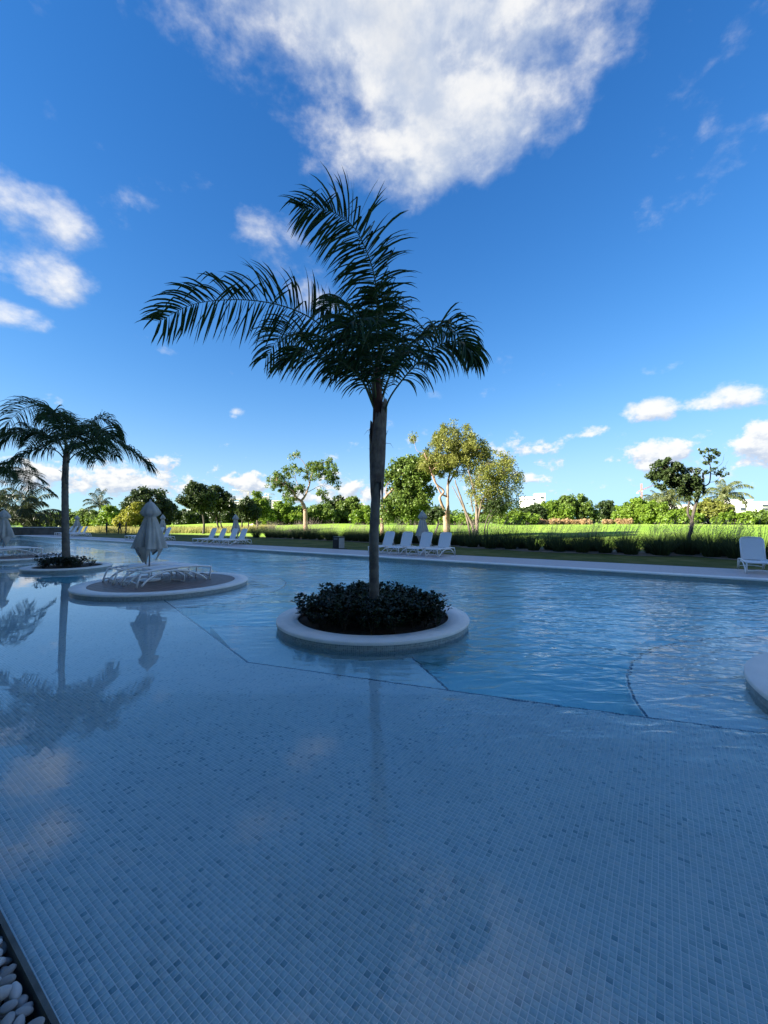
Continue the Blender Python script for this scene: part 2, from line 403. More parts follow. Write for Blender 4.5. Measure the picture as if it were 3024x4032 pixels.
def lawn_mat():
    m, t, b = new_mat('lawn')
    pos = t.new('ShaderNodeNewGeometry').outputs['Position']
    n = t.vmath('DOT_PRODUCT', pos, (NX, NY, 0)); u = t.vmath('DOT_PRODUCT', pos, (UX, UY, 0))
    near = t.mix(t.maprange(t.noise(pos, 1.1, 6, .65), .36, .66), (.095, .11, .024), (.17, .155, .055))
    dark = t.maprange(t.noise(pos, 0.35, 3, .5), .42, .6)
    near = t.mix(t.math('MULTIPLY', dark, .45), near, (.045, .068, .018))
    golf = t.mix(t.maprange(t.noise(pos, 0.06, 6, .6), .35, .68), (.20, .35, .036), (.31, .43, .07))
    fine = t.maprange(t.noise(pos, 3.0, 6, .7), .3, .7)
    golf = t.mix(t.math('MULTIPLY', fine, .3), golf, (.16, .285, .03))
    c = t.mix(t.maprange(t.math('ADD', n, t.math('MULTIPLY', t.noise(pos, .15, 2), 6)), 31, 36), near, golf)  # shaded near lawn and sunlit golf green coloured in, meeting at the shadow edge
    t.l.new(c, b.inputs['Base Color']); b.inputs['Roughness'].default_value = 0.95; b.inputs['Specular IOR Level'].default_value = 0.1
    bn = t.new('ShaderNodeBump'); bn.inputs['Distance'].default_value = 0.03; t.l.new(t.noise(pos, 14, 5, .7), bn.inputs['Height']); t.l.new(bn.outputs[0], b.inputs['Normal'])
    return m
M['lawn'] = lawn_mat()
def water_mat():
    m, t, b = new_mat('pool water')
    b.inputs['Base Color'].default_value = (1, 1, 1, 1); b.inputs['Roughness'].default_value = 0.0
    b.inputs['IOR'].default_value = 1.333; b.inputs['Transmission Weight'].default_value = 1.0
    pos = t.new('ShaderNodeNewGeometry').outputs['Position']
    n = t.vmath('DOT_PRODUCT', pos, (NX, NY, 0)); u = t.vmath('DOT_PRODUCT', pos, (UX, UY, 0))
    mp = t.new('ShaderNodeMapping'); t.l.new(pos, mp.inputs['Vector']); mp.inputs['Rotation'].default_value = (0, 0, R(12)); mp.inputs['Scale'].default_value = (0.55, 1.25, 1)
    v = mp.outputs[0]
    w1 = t.noise(v, 3.6, 2, 0.5, 2.0, 0.6); w2 = t.noise(v, 1.15, 2, 0.5, 2.0, 0.3); w3 = t.noise(v, 9.5, 2, 0.5, 2.0, 0.4)
    h = t.math('MULTIPLY_ADD', w2, 0.9, t.math('MULTIPLY_ADD', w3, 0.24, w1))
    patch = t.maprange(t.noise(pos, 0.22, 3, .5), .35, .62, .55, 1.15)
    # breeze: calm in the lee of the hotel, rippled further out and toward the right end
    open_ = t.maprange(t.math('SUBTRACT', n, t.math('MULTIPLY', u, 0.16)), 1.6, 8.0, 0.016, 1.0)
    amp = t.math('MULTIPLY', open_, patch)
    bn = t.new('ShaderNodeBump'); bn.inputs['Distance'].default_value = 0.060; bn.inputs['Strength'].default_value = 1.0
    t.l.new(t.math('MULTIPLY', h, amp), bn.inputs['Height']); t.l.new(bn.outputs[0], b.inputs['Normal'])
    va = t.new('ShaderNodeVolumeAbsorption'); va.inputs['Color'].default_value = (.22, .90, .99, 1); va.inputs['Density'].default_value = 0.44
    t.l.new(va.outputs[0], m.node_tree.nodes['Material Output'].inputs['Volume'])
    return m
M['water'] = water_mat()

# ------------------------------------------------------------------ ground
POOL_U0, POOL_U1, POOL_N0, POOL_N1 = -45.0, 66.0, 0.565, 15.85
def build_ground():
    us = [-6000, -2500, -1000, -400, -200, -120, -80, -60] + [POOL_U0] + list(np.linspace(-40, 62, 35)) + [POOL_U1] + list(np.linspace(69, 150, 28)) + [180, 240, 400, 1000, 2500, 6000]
    ns = [-6000, -2000, -600, -200, -60, -20, -5, POOL_N0 - 0.9, POOL_N1 + 0.02] + list(np.linspace(17.5, 140, 60)) + [160, 200, 300, 600, 1500, 3000, 7000]
    mb = MB(); nu = len(us)
    vs = []
    for n in ns:
        for u in us:
            p = W(u, n); vs.append((p.x, p.y, ground_z(p.x, p.y) if n > POOL_N0 else DECK_Z - 0.25))
    fs = []
    for j in range(len(ns) - 1):
        for i in range(nu - 1):
            if us[i] >= POOL_U0 and us[i + 1] <= POOL_U1 and ns[j] >= POOL_N0 - 0.95 and ns[j + 1] <= POOL_N1 + 0.1: continue
            fs.append((j * nu + i, (j + 1) * nu + i, (j + 1) * nu + i + 1, j * nu + i + 1))
    mb.add(vs, fs, True)
    tag(mb.build('ground', M['lawn']), kind='structure')
build_ground()

# ------------------------------------------------------------------ pool shell
STEP = 7.16
C1 = (4.31, 5.89)                                  # first palm island, (u, n)
PALM_IS = [(C1[0] + 2 * STEP * k, C1[1]) for k in range(-1, 5)]
LOUNGE_IS = [(C1[0] + STEP * (2 * k + 1), C1[1]) for k in range(-2, 4)]
FLOOR_S, FLOOR_M, FLOOR_D, SHELF = -0.15, -0.34, -1.0, -0.22
def uv_poly(pts): return [tuple(W(u, n))[:2] for u, n in pts][::-1]
V_DN = 2.5                                          # apex of the step line lies this far in front of a palm island
vline = []
for k in range(-1, 5):
    cu = C1[0] + 2 * STEP * k
    vline += [(cu - STEP, C1[1] - 0.45), (cu + 0.2, C1[1] - V_DN)]
vline = [p for p in vline if POOL_U0 < p[0] < POOL_U1]
shallow_poly = [(POOL_U0, POOL_N0), (POOL_U0, C1[1] - 1)] + vline + [(POOL_U1, C1[1] - 1), (POOL_U1, POOL_N0)]
def circle(c, r, k=64): return [(c[0] + r * math.cos(2 * math.pi * i / k), c[1] + r * math.sin(2 * math.pi * i / k)) for i in range(k)]
def build_pool():
    floor = empty('pool_floor'); tag(floor, kind='structure')
    MB().prism(uv_poly([(POOL_U0, POOL_N0), (POOL_U0, POOL_N1), (POOL_U1, POOL_N1), (POOL_U1, POOL_N0)]), FLOOR_D - .1, FLOOR_D).build('deep_floor', M['tile_bright'], floor)
    MB().prism(uv_poly(shallow_poly), FLOOR_D - .05, FLOOR_S).build('shallow_floor', M['tile'], floor)
    for cu, cn in PALM_IS:
        if cu > POOL_U1: continue
        poly = [(cu + .2, cn - V_DN + .004), (cu - 2.25, cn - 1.62), (cu - 1.25, cn - .86), (cu + 1.25, cn - .86), (cu + 2.45, cn - 1.62)]
        MB().prism(uv_poly(poly), FLOOR_D - .04, FLOOR_M).build('entry_step', M['tile_bright'], floor)
    for c in LOUNGE_IS:
        if c[0] > POOL_U1: continue
        MB().prism(uv_poly(circle(c, 3.28)), FLOOR_D - .03, SHELF).build('sitting_shelf', M['tile_bright'], floor)
    # dark tiles that mark every step edge
    spots = []
    def run(a, b, z, inset=0.0):
        A, B = W(*a), W(*b); L = (B - A).length; k = int(L / PITCH_T); ang = math.atan2(B.y - A.y, B.x - A.x)
        for i in range(k): spots.append((A.lerp(B, (i + .5) / k) + Vector((0, 0, z)), ang))
    for a, b in zip(vline[:-1], vline[1:]): run(a, b, FLOOR_S)
    for cu, cn in PALM_IS:
        run((cu - 2.25, cn - 1.62), (cu - 1.25, cn - .86), FLOOR_M); run((cu + 2.45, cn - 1.62), (cu + 1.25, cn - .86), FLOOR_M)
    for c in LOUNGE_IS:
        k = int(2 * math.pi * 3.25 / PITCH_T)
        for i in range(k):
            th = 2 * math.pi * i / k
            p = W(c[0] + 3.25 * math.cos(th), c[1] + 3.25 * math.sin(th), SHELF)
            if 3.25 * math.sin(th) > -0.5 + abs(3.25 * math.cos(th)) * -.3: spots.append((p, ROT_U - th + math.pi / 2))
    spots = [s for s in spots if s[0].y > 0.5 and abs(s[0].x) < s[0].y * 1.05]
    spots.sort(key=lambda s: s[0].length)
    def tilebox(mb, m): 
        a, b = PITCH_T * .44, PITCH_T * .40
        vs = [(-a, -a, 0), (a, -a, 0), (a, a, 0), (-a, a, 0), (-b, -b, .004), (b, -b, .004), (b, b, .004), (-b, b, .004)]
        mb.add([m @ Vector(v) for v in vs], [(4, 5, 6, 7), (0, 1, 5, 4), (1, 2, 6, 5), (2, 3, 7, 6), (3, 0, 4, 7)])
    one = MB(); tilebox(one, Matrix.Identity(4)); me = one.mesh('edge_tile'); me.materials.append(M['edge'])
    line = empty('step_edge_line'); tag(line, kind='structure')
    for p, a in spots[:300]:
        o = link('edge_tile', me, line); o.location = p; o.rotation_euler = (0, 0, a)
    rest = MB()
    for p, a in spots[300:]: tilebox(rest, Matrix.Translation(p) @ Matrix.Rotation(a, 4, 'Z'))
    tag(rest.build('far_edge_tiles', M['edge'], line), kind='stuff')
    # mosaic tiles with depth on the near part of the shallow floor
    cells = []
    ub, nb = int(-4.5 / PITCH_T), int(.62 / PITCH_T)
    for i in range(ub, int(7.2 / PITCH_T)):
        for j in range(nb, int(5.2 / PITCH_T)):
            u, n = (i + .5) * PITCH_T, (j + .5) * PITCH_T
            p = W(u, n)
            if p.y < 1.1 or p.y > 4.4 or abs(p.x) > p.y * 0.99 + .25: continue
            s = (u - (C1[0] + .2)); lim = C1[1] - V_DN + (abs(s) * (V_DN - .45) / STEP) - .06
            if n > lim: continue
            cells.append((p.x, p.y, p.length))
    cells.sort(key=lambda c: c[2])
    tm = MB(); a, b, hz = PITCH_T * .438, PITCH_T * .415, .0016
    tm.add([(-a, -a, 0), (a, -a, 0), (a, a, 0), (-a, a, 0), (-b, -b, hz), (b, -b, hz), (b, b, hz), (-b, b, hz)], [(4, 5, 6, 7), (0, 1, 5, 4), (1, 2, 6, 5), (2, 3, 7, 6), (3, 0, 4, 7)])
    me = tm.mesh('tile'); me.materials.append(M['tile'])
    for x, y, _ in cells[:300]:
        o = link('tile', me, floor); o.location = (x, y, FLOOR_S); o.rotation_euler = (0, 0, ROT_U)
    rest = np.array([(x, y) for x, y, _ in cells[300:]])
    loc = np.array(tm.v); ca, sa = math.cos(ROT_U), math.sin(ROT_U)
    loc = np.stack([loc[:, 0] * ca - loc[:, 1] * sa, loc[:, 0] * sa + loc[:, 1] * ca, loc[:, 2]], 1)
    base = np.concatenate([rest, np.full((len(rest), 1), FLOOR_S)], 1)
    V = (base[:, None, :] + loc[None]).reshape(-1, 3)
    Q = (np.arange(len(rest))[:, None, None] * 8 + np.array(tm.f)[None]).reshape(-1, 4)
    tag(link('mosaic_tiles', np_mesh('mosaic_tiles', V, Q), floor, M['tile']), kind='stuff')
    # pool walls
    wl = MB()
    wl.prism(uv_poly([(POOL_U0 - .3, POOL_N1), (POOL_U0 - .3, POOL_N1 + .3), (POOL_U1 + .3, POOL_N1 + .3), (POOL_U1 + .3, POOL_N1)]), FLOOR_D - .1, DECK_Z - .055)
    wl.prism(uv_poly([(POOL_U1, POOL_N0), (POOL_U1, POOL_N1 - .002), (POOL_U1 + .3, POOL_N1 - .002), (POOL_U1 + .3, POOL_N0)]), FLOOR_D - .1, DECK_Z - .055)
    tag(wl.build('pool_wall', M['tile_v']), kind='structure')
    lip = MB().prism(uv_poly([(POOL_U0, POOL_N0 - .016), (POOL_U0, POOL_N0 + .002), (POOL_U1, POOL_N0 + .002), (POOL_U1, POOL_N0 - .016)]), -.5, .004)
    tag(lip.build('overflow_lip', M['concrete']), kind='structure')
    w = MB().prism(uv_poly([(POOL_U0 + .001, POOL_N0 - .001), (POOL_U0 + .001, POOL_N1 + .01), (POOL_U1 + .01, POOL_N1 + .01), (POOL_U1 + .01, POOL_N0 - .001)]), FLOOR_D - .2, 0.0)
    tag(w.build('water', M['water']), kind='structure')
    # coping along the far edge and deck pavers behind it
    c = MB()
    prof = [(-.02, DECK_Z - .055), (-.03, DECK_Z - .045), (-.03, DECK_Z - .012), (-.018, DECK_Z), (.42, DECK_Z), (.42, DECK_Z - .055)]
    ends = [(POOL_U0 - .4), (POOL_U1 + .4)]
    vs = [tuple(W(u, POOL_N1 + a, z)) for u in ends for a, z in prof]; k = len(prof)
    c.add(vs, [(i, (i + 1) % k, k + (i + 1) % k, k + i) for i in range(k)])
    tag(c.build('pool_coping', M['coping']), kind='structure')
    ec = MB().prism(uv_poly([(POOL_U1 - .03, POOL_N0), (POOL_U1 - .03, POOL_N1 - .031), (POOL_U1 + .4, POOL_N1 - .031), (POOL_U1 + .4, POOL_N0)]), DECK_Z - .055, DECK_Z)
    tag(ec.build('pool_end_coping', M['coping']), kind='structure')
    deck = MB().prism(uv_poly([(POOL_U0 - 2, POOL_N1 + .42), (POOL_U0 - 2, 19.1), (POOL_U1 + 5, 19.1), (POOL_U1 + 5, POOL_N1 + .42)]), DECK_Z - .2, DECK_Z - .008).build('deck', M['joint'])
    tag(deck, kind='structure')
    L, wd = 1.2, 0.237; rows = int((19.1 - POOL_N1 - .42) / wd)
    pm = MB().box((0, 0, -.006), (L - .006, wd - .006, .012)); me = pm.mesh('paver'); me.materials.append(M['paver'])
    pv = []
    for r in range(rows):
        n = POOL_N1 + .42 + (r + .5) * wd
        for i in range(int((POOL_U1 - POOL_U0 + 4) / L)):
            u = POOL_U0 - 2 + (i + .5 + .33 * (r % 3)) * L; p = W(u, n, DECK_Z)
            if abs(p.x) < p.y * 1.02 + 1: pv.append(p)
    pv.sort(key=lambda p: p.length)
    for p in pv[:300]:
        o = link('paver', me, deck); o.location = p; o.rotation_euler = (0, 0, ROT_U)
    far = MB()
    for p in pv[300:]: far.box((p.x, p.y, p.z - .006), (L - .006, wd - .006, .012), ROT_U)
    tag(far.build('far_pavers', M['paver'], deck), kind='stuff')
build_pool()

# ------------------------------------------------------------------ pebble strip beside the overflow lip
def build_pebbles():
    rng = random.Random(4)
    bed = MB().prism(uv_poly([(POOL_U0, -.4), (POOL_U0, POOL_N0 - .017), (POOL_U1, POOL_N0 - .017), (POOL_U1, -.4)]), -.5, -.085).build('pebble_bed', M['soil'])
    tag(bed, kind='structure')
    metas = []
    for k in range(6):
        bm = bmesh.new(); bmesh.ops.create_icosphere(bm, subdivisions=3, radius=1.0)
        o = Vector((k * 7.3, k * 3.1, 0))
        for v in bm.verts: v.co *= 1 + 0.16 * mnoise.noise(v.co * .9 + o) + .05 * mnoise.noise(v.co * 2.4 + o)
        me = bpy.data.meshes.new('pebble'); bm.to_mesh(me); bm.free()
        me.polygons.foreach_set('use_smooth', [True] * len(me.polygons)); me.materials.append(M['pebble']); metas.append(me)
    pts = []; placed = 0
    for layer, zc in ((0, -.040), (1, -.010)):
        cur = []
        for _ in range(9000):
            u = rng.uniform(1.3, 3.4); n = rng.uniform(.05, POOL_N0 - (.040 if layer == 0 else .050))
            if all((u - a) ** 2 + (n - b) ** 2 > .0415 ** 2 for a, b in cur): cur.append((u, n))
        for u, n in cur:
            p = W(u, n)
            if abs(p.x) > p.y * 1.0 + .12 or p.y < .95: continue
            if placed >= 300: continue
            o = link('pebble', metas[rng.randrange(6)], bed); placed += 1
            s = rng.uniform(.82, 1.2)
            o.scale = (.034 * s, .0215 * s * rng.uniform(.85, 1.1), .0155 * s * rng.uniform(.85, 1.2))
            o.location = (p.x, p.y, zc + rng.uniform(-.006, .008)); o.rotation_euler = (rng.uniform(-.5, .5), rng.uniform(-.5, .5), rng.uniform(0, 6.28) * .5 + ROT_U)
build_pebbles()

# ------------------------------------------------------------------ islands
def clip_convex(poly, clip):
    out = poly
    for i in range(len(clip)):
        a, b = clip[i], clip[(i + 1) % len(clip)]
        inp, out = out, []
        def side(p): return (b[0] - a[0]) * (p[1] - a[1]) - (b[1] - a[1]) * (p[0] - a[0])
        for j in range(len(inp)):
            p, q = inp[j], inp[(j + 1) % len(inp)]; sp, sq = side(p), side(q)
            if sp >= 0: out.append(p)
            if sp * sq < 0:
                t = sp / (sp - sq); out.append((p[0] + (q[0] - p[0]) * t, p[1] + (q[1] - p[1]) * t))
        if not out: return []
    return out
def island(c, r, rim, planter, label):
    loc = W(*c)
    root = empty('planter_island' if planter else 'sunbed_island', loc, ROT_U)
    tag(root, label, 'planter' if planter else 'platform', 'palm planters standing in the pool' if planter else 'round sunbed platforms standing in the pool')
    ri = r - rim; z = DECK_Z
    cp = MB().lathe([(r - .004, z - .05), (r, z - .044), (r, z - .012), (r - .010, z), (ri + .006, z), (ri, z - .006), (ri, z - .05)], 128, closed=True)
    cp.build('coping', M['coping'], root)
    rw = r - .022
    MB().lathe([(rw, z - .05), (rw, FLOOR_D - .02)], 128).build('wall', M['grout'], root)
    # mosaic band, one small tile after the other
    tb = MB(); k = int(2 * math.pi * rw / PITCH_T); h = PITCH_T * .45
    for row in range(10):
        zc = z - .052 - (row + .5) * PITCH_T
        for i in range(k):
            th = 2 * math.pi * i / k; dx, dy = math.cos(th), math.sin(th)
            vs = []
            for rad, hh in ((rw - .002, h), (rw + .0025, h * .93)):
                for a, b in ((-hh, -hh), (hh, -hh), (hh, hh), (-hh, hh)):
                    vs.append((dx * rad - dy * a, dy * rad + dx * a, zc + b))
            tb.add(vs, [(4, 5, 6, 7), (0, 1, 5, 4), (1, 2, 6, 5), (2, 3, 7, 6), (3, 0, 4, 7)])
    tag(tb.build('mosaic_band', M['band'], root), kind='stuff')
    if planter:
        s = MB(); prof = [(ri - .001, z - .07), (ri * .9, z - .05), (ri * .6, z - .02), (ri * .25, z), (.001, z)]
        s.lathe(prof, 48); s.build('soil', M['soil'], root)
    else:
        MB().prism([(ri * math.cos(2 * math.pi * i / 96), ri * math.sin(2 * math.pi * i / 96)) for i in range(96)], z - .06, z - .014).build('deck_base', M['joint'], root)
        circ = [((ri - .003) * math.cos(2 * math.pi * i / 72), (ri - .003) * math.sin(2 * math.pi * i / 72)) for i in range(72)]
        wd, L = .155, 1.25; rows = int(2 * ri / wd) + 2
        for j in range(rows):
            y0 = -ri - .05 + j * wd
            for i in range(-3, 4):
                x0 = (i + .37 * (j % 3)) * L
                p = clip_convex([(x0 + .003, y0 + .003), (x0 + L - .003, y0 + .003), (x0 + L - .003, y0 + wd - .003), (x0 + .003, y0 + wd - .003)], circ)
                if len(p) >= 3: MB().prism(p, z - .013, z - .003).build('plank', M['deckwood'], root)
    return root
R1 = 1.68
island(PALM_IS[1], R1, .36, True, 'round cream rimmed planter of the tallest palm, packed with dark shrubs')
island(LOUNGE_IS[2], 2.16, .36, False, 'round plank floored platform with two flat loungers, between two palm planters')
island(PALM_IS[2], 1.40, .33, True, 'small round planter with the drooping symmetrical palm and sparse low shrubs')
island(LOUNGE_IS[3], 2.16, .36, False, 'round plank floored platform beyond the small planter, far down the pool')
island(LOUNGE_IS[1], 2.16, .36, False, 'bare cream platform rim beside the shallow curved shelf')
island(PALM_IS[3], 1.40, .33, True, 'far round planter past the last sunbed platform')

# ------------------------------------------------------------------ shrubs
def shrub_mesh(seed, h=0.36, r=0.24, nst=26):
    rng = random.Random(seed); V = []; Q = []
    for s in range(nst):
        a = rng.uniform(0, 6.28); rr = r * math.sqrt(rng.random()); top = Vector((rr * math.cos(a), rr * math.sin(a), h * rng.uniform(.45, 1.0)))
        base = Vector((top.x * .4, top.y * .4, 0))
        for k in range(11):
            t = rng.uniform(.35, 1.0) if k > 4 else 1.0
            p = base.lerp(top, t); aa = rng.uniform(0, 6.28); tilt = rng.uniform(.1, 1.0)
            d = Vector((math.cos(aa) * math.cos(tilt), math.sin(aa) * math.cos(tilt), math.sin(tilt)))
            L = rng.uniform(.055, .085); w = L * .27; sd = d.cross(Vector((0, 0, 1))).normalized()
            mid = p + d * L * .55 + Vector((0, 0, .004)); b = len(V)
            V += [p, mid + sd * w, p + d * L - Vector((0, 0, L * .12)), mid - sd * w]; Q.append((b, b + 1, b + 2, b + 3))
    me = np_mesh('shrub', [tuple(v) for v in V], Q); me.materials.append(M['shrub']); return me
SHRUBS = [shrub_mesh(k) for k in range(5)]
def shrub_stem_mesh():
    mb = MB(); rng = random.Random(9)
    for k in range(6):
        a = k * 1.05; mb.tube([(0, 0, -.03), (math.cos(a) * .05, math.sin(a) * .05, .12), (math.cos(a) * .12, math.sin(a) * .12, .26)], [.006, .005, .003], 5)
    me = mb.mesh('stem'); me.materials.append(M['bark_dark']); return me
STEM = shrub_stem_mesh()
def plant_shrubs(c, rmax, count, hs, seed, label, group, gap=.0, side=None):
    rng = random.Random(seed); pts = []
    for _ in range(4000):
        if len(pts) >= count: break
        a = rng.uniform(0, 6.28); rr = rmax * math.sqrt(rng.random()); x, y = rr * math.cos(a), rr * math.sin(a)
        if math.hypot(x, y) < gap: continue
        if all((x - p[0]) ** 2 + (y - p[1]) ** 2 > (.8 * rmax / math.sqrt(count)) ** 2 for p in pts): pts.append((x, y))
    for x, y in pts:
        o = empty('shrub', W(c[0] + x, c[1] + y, DECK_Z - .05 + .03 * (1 - math.hypot(x, y) / rmax)), rng.uniform(0, 6.28)); s = rng.uniform(*hs); o.scale = (s, s, s * rng.uniform(.9, 1.15))
        tag(o, label, 'shrub', group)
        link('leaves', SHRUBS[rng.randrange(5)], o); link('stem', STEM, o)
plant_shrubs(PALM_IS[1], R1 - .44, 60, (.90, 1.30), 1, 'dark glossy leaved shrub in the planter of the tallest palm', 'shrubs in the tall palm planter', .16)
plant_shrubs(PALM_IS[2], .80, 15, (.8, 1.2), 2, 'low dark shrub under the symmetrical drooping palm', 'shrubs in the small palm planter', .14)
plant_shrubs(PALM_IS[3], .80, 10, (.8, 1.1), 3, 'low shrub in the far planter past the last sunbed platform', 'shrubs in the far palm planter', .14)

# ------------------------------------------------------------------ palms
def frond(name, path, parent, seed, L=.62, nleaf=58, width=.020, t0=.16, droop=.55, wind=(0, 0, 0), kink=0.0, lift=.35, rib=.016, mat=None, ribmat=None, lmin=.28, face=0.0):
    rng = random.Random(seed); pts = spline(path, 44); n = len(pts)
    mb = MB(); mb.tube(pts, [rib * (1.25 - 1.12 * i / (n - 1)) for i in range(n)], 6)
    rm = mb.mesh(name); rm.materials.append(ribmat or M['rachis'])
    root = link(name, rm, parent)
    V = []; Q = []; wind = Vector(wind)
    for sgn in (-1, 1):
        for k in range(nleaf):
            t = t0 + (1 - t0) * ((k + rng.uniform(-.35, .35)) / (nleaf - 1)); t = min(max(t, t0), 1)
            f = t * (n - 1); i = min(int(f), n - 2); p = pts[i].lerp(pts[i + 1], f - i)
            tg = (pts[min(i + 2, n - 1)] - pts[max(i - 1, 0)]).normalized()
            up = Vector((0, 0, 1)); sd = tg.cross(up)
            if sd.length < .25: sd = tg.cross(Vector((0.3, 1, 0)))
            sd.normalize()
            if face:
                s2 = tg.cross(Vector((0.12, 1, 0.1))).normalized()
                if s2.dot(sd) < 0: sd = -sd
                sd = (sd * (1 - face) + s2 * face).normalized()
            nr = sd.cross(tg).normalized()
            if nr.z < 0: nr = -nr
            q = (t - t0) / (1 - t0)
            ln = L * (lmin + (1 - lmin) * math.sin(math.pi * min(1, .12 + .80 * q)) ** .75) * rng.uniform(.8, 1.1)
            ang = .32 + .55 * q * q + rng.uniform(-.2, .2)
            d = (sd * sgn * math.cos(ang) + tg * math.sin(ang) + nr * (lift + rng.uniform(-.28, .28))).normalized()
            seg = 6; st = ln / seg; pp = p.copy(); row = []
            wax = Vector((rng.uniform(-1, 1), rng.uniform(-1, 1), rng.uniform(-.6, 1))).normalized()
            kk = rng.randrange(2, 5) if rng.random() < kink else -1
            for s in range(seg + 1):
                wv = d.cross(wax)
                if wv.length < .1: wv = d.cross(Vector((1, 0, 0)))
                wv.normalize(); wd = width * (.45, .9, 1.0, .95, .78, .5, .03)[s]
                row.append((pp - wv * wd, pp + wv * wd))
                if s == kk: d = (d * .25 + wind * 1.3 + Vector((0, 0, -.55))).normalized()
                g = droop * (.25 + s / seg) * .42
                d = (d + Vector((0, 0, -g)) + wind * (.10 + .12 * s / seg)).normalized(); pp = pp + d * st
            b = len(V)
            for a_, b_ in row: V += [tuple(a_), tuple(b_)]
            for s in range(seg): Q.append((b + 2 * s, b + 2 * s + 1, b + 2 * s + 3, b + 2 * s + 2))
    lm = np_mesh('leaflets', V, Q); lm.materials.append(mat or M['palmleaf'])
    link('leaflets', lm, root); return root
def palm_trunk(mb, path, r0, r1, rings, seed):
    rng = random.Random(seed); n = 90; pts = spline(path, n); rad = []
    for i in range(n):
        t = i / (n - 1); r = r0 + (r1 - r0) * t; r *= 1 + .35 * math.exp(-t * 14) * .4
        ph = (t * rings) % 1; r *= 1 + .05 * (ph < .22) - .02 * ph + rng.uniform(-.008, .008); rad.append(r)
    mb.tube(pts, rad, 16); return pts
def rel(root, p): return Vector(p) - root.location

